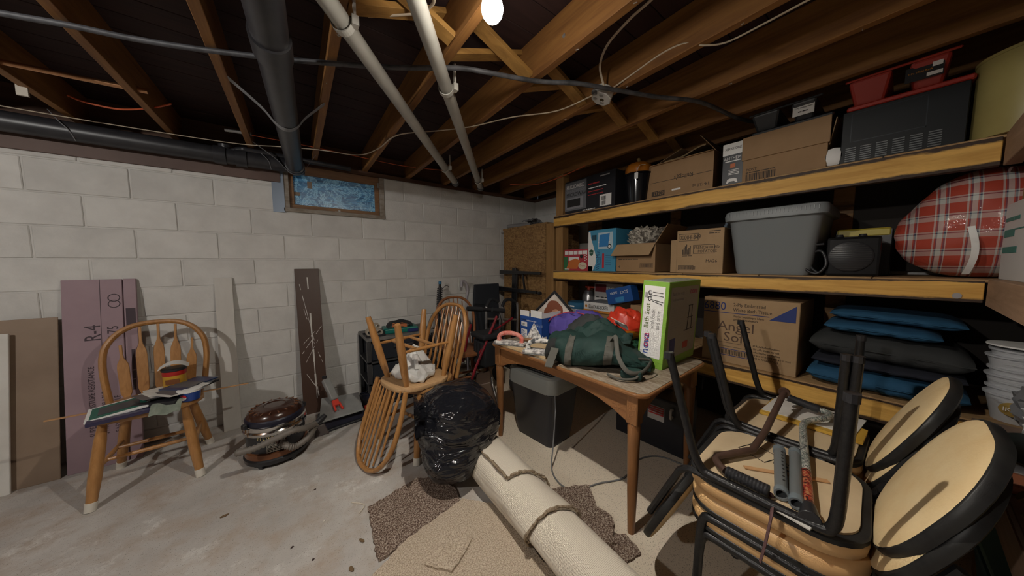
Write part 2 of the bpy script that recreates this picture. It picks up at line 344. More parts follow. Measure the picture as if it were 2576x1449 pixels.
def bluefilm():
    m, nt, b = nodes('blue_film'); N, Lk = nt.nodes, nt.links
    tc = N.new('ShaderNodeTexCoord'); mp = N.new('ShaderNodeMapping'); mp.inputs['Scale'].default_value = (3, 1, 26); Lk.new(tc.outputs['Object'], mp.inputs[0])
    n = N.new('ShaderNodeTexNoise'); n.inputs['Scale'].default_value = 3.5; n.inputs['Detail'].default_value = 7; Lk.new(mp.outputs[0], n.inputs['Vector'])
    r = N.new('ShaderNodeValToRGB'); e = r.color_ramp.elements; e[0].position = .38; e[0].color = (.02, .085, .19, 1); e[1].position = .66; e[1].color = (.07, .26, .48, 1); Lk.new(n.outputs['Fac'], r.inputs[0])
    v = N.new('ShaderNodeTexNoise'); v.inputs['Scale'].default_value = 9; v.inputs['Detail'].default_value = 8; v.inputs['Roughness'].default_value = .75; v.inputs['Distortion'].default_value = 1.5; Lk.new(tc.outputs['Object'], v.inputs['Vector'])
    r2 = N.new('ShaderNodeValToRGB'); q = r2.color_ramp.elements; q[0].position = .46; q[0].color = (0, 0, 0, 1); q[1].position = .5; q[1].color = (1, 1, 1, 1); k = q.new(.54); k.color = (0, 0, 0, 1); Lk.new(v.outputs['Fac'], r2.inputs[0])
    mx = N.new('ShaderNodeMix'); mx.data_type = 'RGBA'; Lk.new(r2.outputs[0], mx.inputs['Factor']); Lk.new(r.outputs[0], mx.inputs[6]); mx.inputs[7].default_value = (.25, .55, .75, 1)
    Lk.new(mx.outputs[2], b.inputs['Base Color']); b.inputs['Roughness'].default_value = .22; b.inputs['Specular IOR Level'].default_value = .9
    b.inputs['Emission Strength'].default_value = .05; Lk.new(mx.outputs[2], b.inputs['Emission Color'])    # faint glow put into the film itself, as if lit from behind
    bp = N.new('ShaderNodeBump'); bp.inputs['Strength'].default_value = .35; bp.inputs['Distance'].default_value = .006; Lk.new(v.outputs['Fac'], bp.inputs['Height']); Lk.new(bp.outputs[0], b.inputs['Normal'])
    return m
MB().bx(-hw+.07, hw-.075, .038, .043, .06, hh-.07).build('pane', bluefilm(), wn)
tp = MB().bx(-.23, -.195, .036, .0375, .225, .285).bx(-.335, -.285, .036, .0375, .15, .18); tp.build('film_patch', mat('brown_patch', (.2, .15, .11), .6), wn, label='torn brown patches in the blue film')
MB().bx(-.03, .04, .004, .03, .028, .04).cyl((.005, .0, .045), (.005, .03, .045), .009).build('latch', mat('old_metal', (.3, .28, .25), .4, .8), wn)
MB().bx(.345, .365, .012, .021, hh-.10, hh-.05).build('hinge', MATS['old_metal'], wn)
# bare bulbs: the glass itself gives the light
m_porc = mat('porcelain', (.8, .8, .76), .25)
for i, ((bx_, by_, bz_), w_, c_) in enumerate(BULBS):
    t = thing('light_bulb', ('bare glowing bulb in a white socket under the ceiling joists', 'second bare bulb over the left side of the basement')[i], 'lamp', (bx_, by_, bz_))
    g = MB().lathe([(.004, -.035), (.02, -.031), (.030, -.018), (.034, 0), (.030, .018), (.022, .034), (.017, .05), (.015, .062)], 20)
    mb_ = emit('bulb_glass_%d' % i, c_, w_/(pi*.0145))
    if i == 0:      # a flood bulb: the frosted end throws most of its light straight down
        nt = mb_.node_tree; N, Lk = nt.nodes, nt.links; ge = N.new('ShaderNodeNewGeometry'); sg = N.new('ShaderNodeSeparateXYZ'); Lk.new(ge.outputs['Normal'], sg.inputs[0])
        a1 = N.new('ShaderNodeMath'); a1.operation = 'MULTIPLY'; a1.inputs[1].default_value = -1; a1.use_clamp = True; Lk.new(sg.outputs['Z'], a1.inputs[0])
        a2 = N.new('ShaderNodeMath'); a2.operation = 'POWER'; a2.inputs[1].default_value = 6; Lk.new(a1.outputs[0], a2.inputs[0])
        a3 = N.new('ShaderNodeMath'); a3.operation = 'MULTIPLY_ADD'; a3.inputs[1].default_value = 7.6*w_/(pi*.0145); a3.inputs[2].default_value = .13*w_/(pi*.0145); Lk.new(a2.outputs[0], a3.inputs[0])
        Lk.new(a3.outputs[0], nt.nodes['Principled BSDF'].inputs['Emission Strength'])
    g.build('globe', mb_, t, smooth=True)
    MB().lathe([(.018, .058), (.022, .062), (.03, .09), (.05, .105), (.055, JZ-bz_-.002), (.04, JZ-bz_-.001)], 20).build('socket', m_porc, t, smooth=True)
# ================================================================ PIPES AND WIRES UNDER THE JOISTS
m_abs = mat('black_pipe', (.022, .022, .026), .38, var=(.035, .034, .038), scale=12)
m_pvc = mat('white_pipe', (.45, .44, .40), .35, var=(.38, .37, .335), scale=6)
m_hang = mat('white_hanger', (.55, .54, .50), .45)
m_strap = mat('grey_strap', (.20, .20, .21), .5)
m_romex = mat('cream_cable', (.56, .47, .36), .5)
m_cable = mat('black_cable', (.03, .03, .034), .55, var=(.10, .10, .11), scale=14)
m_copper = mat('copper', (.62, .33, .17), .32, .85)
m_orange = mat('orange_wire', (.55, .10, .03), .5)
# big drain pipe running towards the wall
P0, P1 = V((-.085, .1, 2.095)), V((.085, 3.05, 2.075)); ux = (P1-P0).normalized()
t = thing('drain_pipe', 'thick black drain pipe running under the joists towards the window', 'pipe', (0, 0, 0))
MB().cyl(P0, P1, .0565, n=24).build('pipe', m_abs, t, smooth=True)
c = P0+ux*1.36
MB().tube([c-ux*.06, c-ux*.058, c+ux*.058, c+ux*.06], [.057, .064, .064, .057], 24).build('coupling', m_abs, t, smooth=True)
MB().tube([P1-ux*.05, P1-ux*.048, P1+ux*.03], [.058, .065, .065], 24).build('end_collar', m_abs, t, smooth=True)
t = thing('drain_pipe', 'thick black drain pipe running level along the top of the block wall', 'pipe', (0, 0, 0))
MB().cyl((-2.6, 3.098, 2.088), (.15, 3.098, 2.088), .0565, n=24).build('pipe', m_abs, t, smooth=True)
for x in (-.36, -.245): MB().tube([(x-.035, 3.098, 2.088), (x-.033, 3.098, 2.088), (x+.033, 3.098, 2.088), (x+.035, 3.098, 2.088)], [.057, .064, .064, .057], 24).build('coupling', m_abs, t, smooth=True)
MB().tube([(-.33, 3.098, 2.11), (-.33, 3.090, 2.162)], .032, 16).tube([(-.33, 3.092, 2.148), (-.33, 3.090, 2.166)], .039, 16).build('branch', m_abs, t, smooth=True)
MB().tube(smoothpts([(-.30, 3.08, 2.12), (-.24, 3.07, 2.146), (-.15, 3.07, 2.148), (.5, 3.12, 2.148)]), .019, 12).build('side_pipe', m_abs, t, smooth=True)
# straps that carry the two drain pipes
def sling(label, c, r, a, b_, w=.016):
    c, a, b_ = V(c), V(a), V(b_); o = MB()
    pts = smoothpts([a, a.lerp(c+V((-r*1.05, 0, 0)), .75), c+V((-r*.8, 0, -r*.6)), c+V((0, 0, -r)), c+V((r*.8, 0, -r*.6)), b_.lerp(c+V((r*1.05, 0, 0)), .75), b_], 5)
    o.grid(lambda u, v: pts[min(int(round(u*(len(pts)-1))), len(pts)-1)]+V((0, (v-.5)*w, 0)), len(pts)-1, 1, .0015)
    tag(o.build('pipe_strap', m_strap), label, 'strap')
sling('grey plastic strap slung under the thick drain pipe', (P0+ux*2.02)+V((0, 0, 0)), .0585, (-.2, 2.0, 2.18), (.22, 2.0, 2.18), .045)
sling('thin dark strap around the drain pipe by the window', (P1-ux*.01), .068, (-.175, 2.95, 2.19), (.24, 2.95, 2.19), .022)
for x in (-1.0, -.08):
    tag(MB().tube(smoothpts([(x-.09, 3.11, 2.2), (x-.03, 3.04, 2.12), (x, 3.036, 2.08), (x+.01, 3.07, 2.03)]), .0025, 6).build('hanger_wire', m_strap), 'thin wire hooked over the wall drain pipe, %s' % ('at the far left' if x < -.5 else 'beside its branch fitting'), 'wire')
# two white pipes running diagonally to the corner
def pvc(label, a, b_, hangers, z=2.112):
    a, b_ = V((a[0], a[1], z)), V((b_[0], b_[1], z)); u = (b_-a).normalized(); side = u.cross(V((0, 0, 1)))
    t = thing('white_pipe', label, 'pipe', (0, 0, 0))
    MB().cyl(a, b_, .030, n=20).build('pipe', m_pvc, t, smooth=True)
    for h in hangers:
        c = a+u*h
        g = MB(); ring = []
        for i in range(17): q = -pi*.1 - i/16*pi*1.25; ring.append(c+side*cos(q)*.036+V((0, 0, sin(q)*.036)))
        g.grid(lambda p, w: ring[min(16, int(round(p*16)))]+u*(w-.5)*.026, 16, 1, .004)
        g.box((0, 0, .055), (.008, .014, .11), MX.Translation(c+side*.042)); g.box((0, 0, 0), (.022, .028, .032), MX.Translation(c+side*.042))
        g.build('hanger', m_hang, t, bevel=.001)
    e = b_
    MB().tube([e-u*.02, e-u*.018, e+u*.045, e+u*.047], [.032, .038, .038, .03], 18).build('rubber_coupling', m_abs, t, smooth=True)
pvc('white pipe hung under the joists, the left one of two', (-.24, .65), (1.40, 2.815), (.72, 2.28))
pvc('white pipe hung under the joists, nearer to the bulb', (.0, .48), (1.71, 2.83), (1.095, 2.66))
# cables
def cable(label, pts, r, m, z=None, cat='cable', k=6, flat=1.0, n=8, name='cable'):
    pts = [(p[0], p[1], z if len(p) == 2 else p[2]) for p in pts]
    return tag(MB().tube(smoothpts(pts, k), r, n, flat=flat).build(name, m, smooth=True, ang=60), label, cat)
cable('thick black cable stapled across the undersides of all the joists', [(-1.6, 2.2, 2.155), (-.98, 2.02, 2.155), (-.755, 1.95), (-.599, 1.898), (-.43, 1.856), (-.221, 1.775), (.093, 1.622), (.437, 1.422), (.652, 1.265), (.778, 1.196, 2.145), (1.007, 1.125, 2.155), (1.162, 1.01, 2.145), (1.337, .953), (1.603, .845), (1.848, .727), (2.233, .663), (2.5, .62, 2.18)], .0105, m_cable, 2.153)
cable('cream cable running from the metal junction box across to the drain pipe', [(1.318, 1.034, 2.150), (1.265, 1.244, 2.14), (1.119, 1.464, 2.15), (.985, 1.731, 2.155), (.829, 1.905, 2.15), (.645, 2.152, 2.16), (.59, 2.45, 2.15), (.479, 2.629, 2.13), (.227, 2.765, 2.155), (-.017, 2.9, 2.165), (-.308, 3.02, 2.165), (-1.0, 3.03, 2.15), (-1.6, 3.02, 2.15)], .0055, m_romex, flat=.55)
cable('cream cable rising from the junction box into the joist bay', [(1.36, .995, 2.19), (1.29, .97, 2.25), (1.22, .88, 2.27), (1.17, .74, 2.27), (1.14, .6, 2.27), (1.07, .5, 2.3)], .0055, m_romex, flat=.55)
cable('cream cable stapled along the side of the joist right of the junction box', [(1.385, .96, 2.175), (1.394, .83, 2.20), (1.394, .71, 2.215), (1.396, .62, 2.205), (1.41, .55, 2.165), (1.445, .5, 2.157), (1.455, .45, 2.155), (1.452, .34, 2.155), (1.446, .2, 2.155), (1.45, -.1, 2.155)], .0055, m_romex, flat=.6)
cable('short cream cable bending down beside the lamp', [(.30, .88, 2.30), (.40, .98, 2.26), (.44, 1.02, 2.2), (.47, 1.10, 2.22), (.44, 1.2, 2.24), (.30, 1.32, 2.24)], .006, m_romex, flat=.6)
cable('copper pipe catching the light high up at the far left', [(-1.7, 2.62), (-.996, 2.527), (-.55, 2.489)], .0125, m_copper, 2.2, 'pipe', 1, name='copper_pipe')
cable('orange wire hanging below the joists near the copper pipe', [(-.93, 2.86, 2.22), (-.866, 2.839, 2.195), (-.74, 2.814, 2.185), (-.60, 2.73, 2.2), (-.50, 2.65, 2.22)], .005, m_orange)
cable('thin orange wire sagging near the corner post of the shelves', [(2.02, 2.70, 2.16), (2.12, 2.62, 2.15), (2.19, 2.4, 2.125), (2.21, 2.1, 2.135), (2.2, 1.8, 2.16)], .0045, m_orange)
cable('thin red wire crossing the dark bays behind the white pipes', [(-.30, 2.9, 2.21), (.1, 2.86, 2.2), (.5, 2.85, 2.19), (.9, 2.9, 2.2), (1.3, 2.8, 2.2)], .0035, m_orange)
# metal junction box on the joist
t = thing('junction_box', 'octagonal metal junction box with knockouts on a joist', 'junction box', (1.385, 1.03, 2.155))
m_galv = mat('galvanised', (.70, .70, .68), .4, .3)
oc = [(.056*cos(q*pi/4+pi/8), .056*sin(q*pi/4+pi/8)) for q in range(8)]
Mj = MX.Rotation(R(18), 4, 'Y') @ MX.Rotation(R(12), 4, 'X')
MB().prism(oc, -.005, .045, Mj).build('box', m_galv, t, bevel=.003)
for (x, y) in ((-.024, -.02), (.024, .012), (-.02, .024)):
    MB().lathe([(.0, -.0075), (.0105, -.0075), (.0115, -.005)], 14, Mj @ MX.Translation((x, y, 0))).build('knockout', mat('knockout_metal', (.42, .42, .42), .4, .6), t)
MB().lathe([(.0, -.0065), (.0115, -.0065), (.0115, -.004)], 14, Mj @ MX.Translation((.006, -.002, 0))).build('centre_hole', mat('dark_hole', (.05, .035, .015), .5), t)
MB().tube([(-.066, .002, .012), (-.045, .002, .014)], .012, 10).build('cable_clamp', m_strap, t)
# loose bits seen on the ceiling
tag(MB().box((0, 0, 0), (.035, .012, .065)).build('outlet_bracket', mat('cream_plastic', (.55, .5, .42), .5), M=MX.Translation((-1.02, 2.72, 2.16))), 'small cream bracket hanging by the copper pipe', 'bracket')
tag(MB().cyl((-.30, 2.86, 2.2), (-.16, 2.84, 2.2), .011).build('pipe_stub', mat('steel_dark', (.3, .29, .28), .4, .7)), 'short metal rod stub between two joists', 'rod')
# staples and nail heads along the joists
m_nail = mat('nail_metal', (.6, .6, .6), .35, .8)
rn = random.Random(5); stp = MB().bx(-.006, .006, -.001, .001, -.003, 0).mesh('staple'); stp.materials.append(m_nail)
for n in (9, 10, 11, 12, 13):
    for k in range(5):
        yy = .1+.42*k+rn.uniform(-.1, .1)
        o = bpy.data.objects.new('staple', stp); COL.objects.link(o); o.parent = ce; o.location = (jx(n, yy)+rn.uniform(-.01, .01), yy, JZ); o.rotation_euler = (0, 0, rn.uniform(0, 3))
MB().lathe([(.0, 0), (.008, .0), (.008, .012), (.0, .012)], 8, frame((.985, .93, 2.24), (0, 1, 0), (0, 0, 1))).build('screw_eye', m_nail, ce)
# ================================================================ BOARDS LEANING ON THE BLOCK WALL
m_drywall = mat('drywall', (.60, .575, .53), .85, var=(.68, .66, .62), scale=4)
m_hard = mat('hardboard', (.22, .15, .10), .6, var=(.30, .215, .15), scale=2.5, detail=8)
m_foam = mat('mauve_foam', (.30, .205, .235), .7, var=(.35, .245, .275), scale=3)
m_foamd = mat('mauve_print', (.055, .035, .045), .7)
m_wboard = mat('white_board_paint', (.60, .58, .54), .7, var=(.52, .49, .45), scale=6, vscale=(1, 1, .4))
def lean(name, label, cat, x0, x1, yb, L, th, m, rz=0.0, ytop=None, bevel=.002):
    ang = math.asin(((ytop or WY-.002)-yb-th)/L)
    t = thing(name, label, cat, ((x0+x1)/2, yb, 0), rot=(-ang, 0, rz))
    MB().bx(-(x1-x0)/2, (x1-x0)/2, 0, th, 0, L).build('panel', m, t, bevel=bevel)
    return t
lean('drywall_sheet', 'off-white drywall offcut leaning in front of the brown hardboard', 'board', -2.05, -1.315, 2.935, .90, .013, m_drywall, ytop=3.105)
lean('hardboard_sheet', 'brown hardboard sheet leaning on the wall behind the drywall offcut', 'board', -2.1, -1.162, 2.97, .975, .006, m_hard, ytop=3.15)
fo = lean('foam_board', 'wide mauve insulation foam board with R-4 print', 'board', -1.145, -.905, 2.985, 1.20, .02, m_foam)
for (s_, sz, x, z) in (('R-4', .092, .025, .80), ('0.75', .066, .098, .80), ('SUPERIOR MOISTURE RESISTANCE', .036, -.005, .20), ('STRONG & DURABLE', .036, .045, .20), ('EASY TO HANDLE', .036, .095, .20)):
    text(s_, sz, m_foamd, fo, frame((x, -.0012, z), (0, 0, 1), (-1, 0, 0)), sx=.8)
# a printed figure and fold lines
g = MB()
for (cx_, cz_) in ((.085, 1.075), (.085, 1.035)):
    for i in range(14):
        a0, a1 = 2*pi*i/14, 2*pi*(i+1)/14
        g.hexa([(cx_+r_*cos(a), y_, cz_+r_*sin(a)) for y_ in (-.0012, -.0002) for (r_, a) in ((.022, a0), (.027, a0), (.027, a1), (.022, a1))])
g.build('print_mark', m_foamd, fo)
MB().bx(.028, .030, -.001, 0, .62, 1.2).build('score_line', m_foamd, fo)
fs = lean('foam_board', 'narrow mauve foam strip standing beside the wide R-4 board', 'board', -.900, -.845, 2.99, 1.20, .02, m_foam)
text('RIGID FOAM INSULATION', .03, m_foamd, fs, frame((.012, -.0012, .45), (0, 0, 1), (-1, 0, 0)), sx=.8, greek=True)
MB().bx(-.02, .022, -.001, 0, .88, 1.0).build('print_block', m_foamd, fs)
lean('white_board', 'narrow white painted board leaning on the wall right of the arrow-back chair', 'board', -.464, -.362, 3.05, 1.185, .018, m_wboard)
def scratched():
    m, nt, b = nodes('scratched_panel'); N, Lk = nt.nodes, nt.links
    tc = N.new('ShaderNodeTexCoord'); mp = N.new('ShaderNodeMapping'); mp.inputs['Scale'].default_value = (7, 7, 1.6); Lk.new(tc.outputs['Object'], mp.inputs[0])
    n = N.new('ShaderNodeTexNoise'); n.inputs['Scale'].default_value = 3; n.inputs['Detail'].default_value = 9; n.inputs['Roughness'].default_value = .75; Lk.new(mp.outputs[0], n.inputs['Vector'])
    r = N.new('ShaderNodeValToRGB'); e = r.color_ramp.elements; e[0].position = .66; e[0].color = (.065, .032, .02, 1); e[1].position = .78; e[1].color = (.55, .52, .48, 1); Lk.new(n.outputs['Fac'], r.inputs[0])
    Lk.new(r.outputs[0], b.inputs['Base Color']); b.inputs['Roughness'].default_value = .45; return m
bp_ = lean('brown_panel', 'dark brown board with white scratches leaning beside the vacuum', 'board', .035, .212, 2.975, 1.255, .018, scratched())
m_scr = mat('scratch_white', (.6, .57, .53), .8)
rs = random.Random(4); g = MB()
for (x0, z0, x1, z1, w) in ((.0, 1.18, .012, .12, .006), (-.06, 1.12, .02, .62, .0022), (-.07, .52, .08, .74, .002), (-.05, .44, .09, .70, .0016), (.0, .66, .07, .42, .002), (-.05, .34, .01, .22, .0025), (-.06, .60, .03, .70, .0016), (.01, .3, .03, .1, .004), (-.04, .9, -.02, .8, .002)):
    n_ = 10
    for i in range(n_):
        if rs.random() < .2: continue
        a, b2 = i/n_, (i+1)/n_
        g.bar((x0+(x1-x0)*a+rs.uniform(-.001, .001), -.0006, z0+(z1-z0)*a), (x0+(x1-x0)*b2, -.0006, z0+(z1-z0)*b2), w*rs.uniform(.8, 2.4), .001, (0, 1, 0))
g.build('scratch_marks', m_scr, bp_, kind='stuff')
# ================================================================ WINDSOR CHAIRS
m_oak = wood('oak_stain', (.33, .15, .045), (.47, .235, .08), .35, (12, 12, 1.2), 4, spec=.5, coat=.3)
m_oakx = wood('oak_stain_seat', (.33, .155, .05), (.50, .27, .105), .38, (1.3, 12, 12), 4, spec=.5, coat=.25)
m_oak2 = wood('oak_dark', (.20, .075, .03), (.30, .12, .045), .4, (12, 12, 1.2), 4)
m_oaku = wood('oak_raw', (.42, .25, .12), (.55, .35, .18), .6, (1.3, 12, 12), 4)
m_tip = mat('white_foot_tip', (.68, .64, .56), .5)
def windsor(label, loc, rz, kind='spindle', wm=None, seat_m=None, w=.43, H=.90, rot=None, tips=True, group=None, nsp=7, rec=.20):
    wm = wm or m_oak; seat_m = seat_m or m_oakx
    t = thing('windsor_chair', label, 'chair', loc, rz, group, rot)
    sp = []
    for i in range(28):
        q = 2*pi*i/28; c, s = cos(q), sin(q)
        x = (abs(c)**.75)*math.copysign(1, c)*w/2*(1.0 if s < 0 else .93); y = (abs(s)**.7)*math.copysign(1, s)*.205
        if y < -.15: y += .018*(abs(x)/(w/2))**2*0 - .0
        sp.append((x, y))
    MB().prism(sp, .428, .458).build('seat', seat_m, t, bevel=.008, seg=2, smooth=True, ang=40)
    feet = [(-.2, -.22), (.2, -.22), (.2, .215), (-.2, .215)]; tops = [(-.15, -.14), (.15, -.14), (.125, .13), (-.125, .13)]
    def lp(i, z): k = (.43-z)/.43; return V((tops[i][0]+(feet[i][0]-tops[i][0])*k, tops[i][1]+(feet[i][1]-tops[i][1])*k, z))
    for i in range(4):
        l = MB().tube([lp(i, .43), lp(i, .34), lp(i, .16), lp(i, .03), lp(i, .0)], [.016, .023, .025, .0195, .0175], 12).build('leg', wm, t, smooth=True)
        if tips: MB().tube([lp(i, .045), lp(i, .043), lp(i, .0)], [.0185, .0222, .0215], 12).build('foot_tip', m_tip, l, smooth=True)
    for (i, j, z) in ((0, 3, .19), (1, 2, .19)):
        a, b_ = lp(i, z), lp(j, z); MB().tube([a, a.lerp(b_, .5), b_], [.009, .0125, .009], 10).build('stretcher', wm, t, smooth=True)
    for f_ in (.32, .70):
        a = lp(0, .19).lerp(lp(3, .19), f_); b_ = lp(1, .19).lerp(lp(2, .19), f_); MB().tube([a, a.lerp(b_, .5), b_], [.009, .0125, .009], 10).build('stretcher', wm, t, smooth=True)
    zh = H-.45
    def bk(x, h): return V((x, 0.165+h*rec+.03*(1-min(1, (x/.21)**2)), .45+h))
    pts = []
    for i in range(33):
        q = pi*i/32; c, s = cos(q), sin(q)
        hh_ = zh*(s**.62); ww = (w/2-.03)*(abs(c)**.72)*math.copysign(1, c)*(1+.22*min(1, hh_/zh*1.4)*(1 if True else 0))
        pts.append(bk(ww, hh_))
    pts[0].z -= .015; pts[-1].z -= .015
    MB().tube(pts, .019 if kind == 'arrow' else .0165, 10, flat=.85).build('bow', wm, t, smooth=True)
    n = 5 if kind == 'arrow' else nsp
    for i in range(n):
        u = (i-(n-1)/2)/((n-1)/2)
        xb = u*(.135 if kind == 'arrow' else .14); xt = u*(.155 if kind == 'arrow' else .135)
        ht = zh*(1-(abs(xt)/(w/2*1.12))**2.6)-.005
        a, b_ = bk(xb, -.01), bk(xt, ht)
        if kind == 'arrow':
            d = (b_-a); sd = V((1, 0, 0)); sd = (sd-d.normalized()*sd.dot(d.normalized())).normalized(); nn = d.normalized().cross(sd)
            prof = [(0, .010), (.05, .014), (.12, .023), (.58, .024), (.66, .021), (.76, .008), (.82, .006), (1, .0065)]
            rg = [[tuple(a+d*k+sd*sx_*hw_+nn*sy_*(.006)) for (sx_, sy_) in ((-1, -1), (1, -1), (1, 1), (-1, 1))] for (k, hw_) in prof]
            MB().rings(rg).build('spindle', wm, t, bevel=.0015)
        else:
            MB().tube([a, a.lerp(b_, .25), a.lerp(b_, .7), b_], [.0065, .0105, .008, .0055], 8).build('spindle', wm, t, smooth=True)
    return t
ca = windsor('arrow-back oak chair with junk on its seat by the mauve boards', (-.705, 2.70, 0), R(3), 'arrow', w=.46, H=.90)
cl_ = windsor('oak spindle chair standing upright under the upside-down chair', (.72, 2.05, 0), R(-70), 'spindle', H=.95, w=.42, rec=.30)
inv = MX.Translation((.665, 2.03, .917)) @ MX.Rotation(R(102), 4, 'Z') @ MX.Rotation(pi, 4, 'Y')
cu = windsor('oak spindle chair stacked upside down on the other chair', (0, 0, 0), 0, 'spindle', seat_m=m_oaku, H=.905, tips=False, w=.44, rec=.38); cu.matrix_world = inv
c3 = windsor('darker oak chair standing behind the two stacked chairs', (1.31, 2.52, 0), R(-8), 'spindle', wm=m_oak2, seat_m=m_oak2, H=.93, w=.42)
# ================================================================ JUNK ON THE ARROW-BACK CHAIR
SZ = .459
m_paper = mat('paper_white', (.66, .64, .60), .7, var=(.56, .54, .5), scale=20)
m_dkpurple = mat('dark_purple', (.035, .03, .075), .35)
m_teal = mat('teal_print', (.02, .12, .085), .45)
m_dark = mat('dark_plastic', (.02, .02, .023), .4)
m_ink = mat('black_ink', (.015, .015, .015), .6)
m_metal = mat('steel', (.55, .55, .56), .28, .9)
m_wht = mat('white_print', (.75, .74, .72), .55)
c0 = ca.location
t = thing('picture_frame', 'flat framed picture with white mat and teal border on the chair seat', 'picture', (-.79, 2.575, SZ+.022), rot=(R(6), R(-5), R(12)))
MB().bx(-.11, .11, -.085, .085, 0, .012).build('frame', m_wht, t, bevel=.002)
MB().bx(-.095, .095, -.07, .07, .012, .0135).build('teal_border', m_teal, t)
MB().bx(-.07, .07, -.045, .045, .0135, .0145).build('print', mat('dark_print', (.05, .055, .06), .3), t)
for i, (x, y, z, a, m_, lab, sz) in enumerate(((-.74, 2.56, SZ, 14, m_dkpurple, 'dark purple folder lying under the framed picture', (.30, .20, .018)), (-.62, 2.60, SZ+.019, -20, m_dark, 'black binder on the middle of the chair seat', (.19, .20, .02)), (-.62, 2.72, SZ+.040, 24, m_paper, 'loose sheaf of white papers on the chair seat', (.22, .16, .012)))):
    tag(MB().box((0, 0, sz[2]/2), sz).build(('folder', 'binder', 'paper_sheaf')[i], m_, bevel=.002, M=MX.Translation((x, y, z)) @ MX.Rotation(R(a), 4, 'Z')), lab, ('folder', 'binder', 'papers')[i])
rs = random.Random(9)
for i in range(5):
    a = R(10+i*11); pos = (-.60+rs.uniform(-.04, .05), 2.615+rs.uniform(-.02, .02), SZ+.0535+i*.0035)
    tag(MB().grid(lambda u, v: ((u-.5)*.2, (v-.5)*.14, .006*sin(u*4+i)), 8, 2, .0012).build('loose_sheet', m_paper if i % 2 else mat('sheet_dark', (.1, .1, .11), .4), M=MX.Translation(pos) @ MX.Rotation(a, 4, 'Z')), ('lowest', 'second', 'third', 'fourth', 'topmost')[i]+' loose curled sheet in the pile before the coffee can', 'paper')
t = thing('coffee_can', 'yellow and red coffee can with a dark lid on the chair', 'can', (-.62, 2.765, SZ+.053))
MB().lathe([(.052, 0), (.052, .10)], 24).build('body', mat('can_yellow', (.55, .30, .03), .35), t, smooth=True)
MB().lathe([(.0525, .07), (.053, .075), (.053, .098), (.0525, .10)], 24).build('red_band', mat('can_red', (.42, .02, .015), .35), t, smooth=True)
MB().lathe([(.055, .098), (.057, .10), (.057, .113), (.05, .1145), (.03, .1145)], 24).build('lid', m_dark, t, smooth=True)
MB().bx(-.03, .03, -.0545, -.05, .02, .05).build('label_patch', mat('label_brown', (.2, .07, .02), .5), t)
tag(MB().grid(lambda u, v: ((u-.5)*.13, (v-.5)*.1, .022-.03*(abs(u-.5)*2)**2), 10, 4, .0012).build('curled_paper', m_wht, M=MX.Translation((-.62, 2.765, SZ+.178)) @ MX.Rotation(R(8), 4, 'Z')), 'curved white paper lying over the coffee can lid', 'paper')
for i, (x, y, z, a, m_) in enumerate(((-.535, 2.68, SZ+.041, -32, m_dark), (-.52, 2.69, SZ+.0505, -12, mat('magazine_grey', (.22, .22, .23), .3)), (-.545, 2.70, SZ+.060, -40, mat('magazine_blue', (.03, .05, .12), .3)))):
    tag(MB().box((0, 0, .004), (.15, .21, .008)).build('magazine', m_, bevel=.001, M=MX.Translation((x, y, z)) @ MX.Rotation(R(a), 4, 'Z')), ('black magazine lowest in the fan at the right of the chair seat', 'grey magazine in the middle of the fan on the chair seat', 'dark blue magazine on top of the fan on the chair seat')[i], 'magazine')
t = thing('paint_tin', 'blue tub with a red and white round logo on the right of the chair seat', 'tub', (-.525, 2.575, SZ+.001))
MB().lathe([(.044, 0), (.05, .05), (.052, .052), (.052, .058)], 24).build('tub', mat('tub_blue', (.02, .06, .28), .35), t, smooth=True)
MB().lathe([(.0535, .052), (.054, .054), (.054, .064), (.05, .065)], 24).build('rim', m_wht, t, smooth=True)
Mq = frame((-.018, -.0475, .028), (1, -.38, 0), (0, .1, 1))
MB().prism([(.016*cos(q), .016*sin(q)) for q in [pi*i/10 for i in range(11)]], 0, .002, Mq).build('logo_red', mat('logo_red', (.5, .02, .03), .4), t)
MB().prism([(.016*cos(q), .016*sin(q)) for q in [pi+pi*i/10 for i in range(11)]], 0, .002, Mq).build('logo_white', m_wht, t)
tag(MB().grid(lambda u, v: ((u-.5)*.12, -.06*v-.02*v*v, .012-.075*max(0, v-.35)**1.2+.006*sin(u*9)), 10, 8, .002).build('green_rag', mat('grey_green_rag', (.17, .20, .16), .9, var=(.24, .27, .22), scale=30), M=MX.Translation((-.60, 2.52, SZ+.02))), 'grey green rag hanging over the front edge of the chair seat', 'rag')
# sticks through the chair
a, b_ = hit('Y', 2.62, 55, 1072), hit('Y', 2.78, 625, 963)
a = V((-1.16, 2.60, SZ-.06+.035)); b_ = V((-.30, 2.74, SZ+.115))
tag(MB().bar(hit('Y', 2.62, 110, 1060), hit('Y', 2.74, 625, 964), .014, .006).build('wood_stick', wood('pale_stick', (.42, .22, .10), (.52, .30, .14), .6, (1, 9, 9), 3), bevel=.001), 'long thin wooden stick lying across the junk on the chair', 'stick')
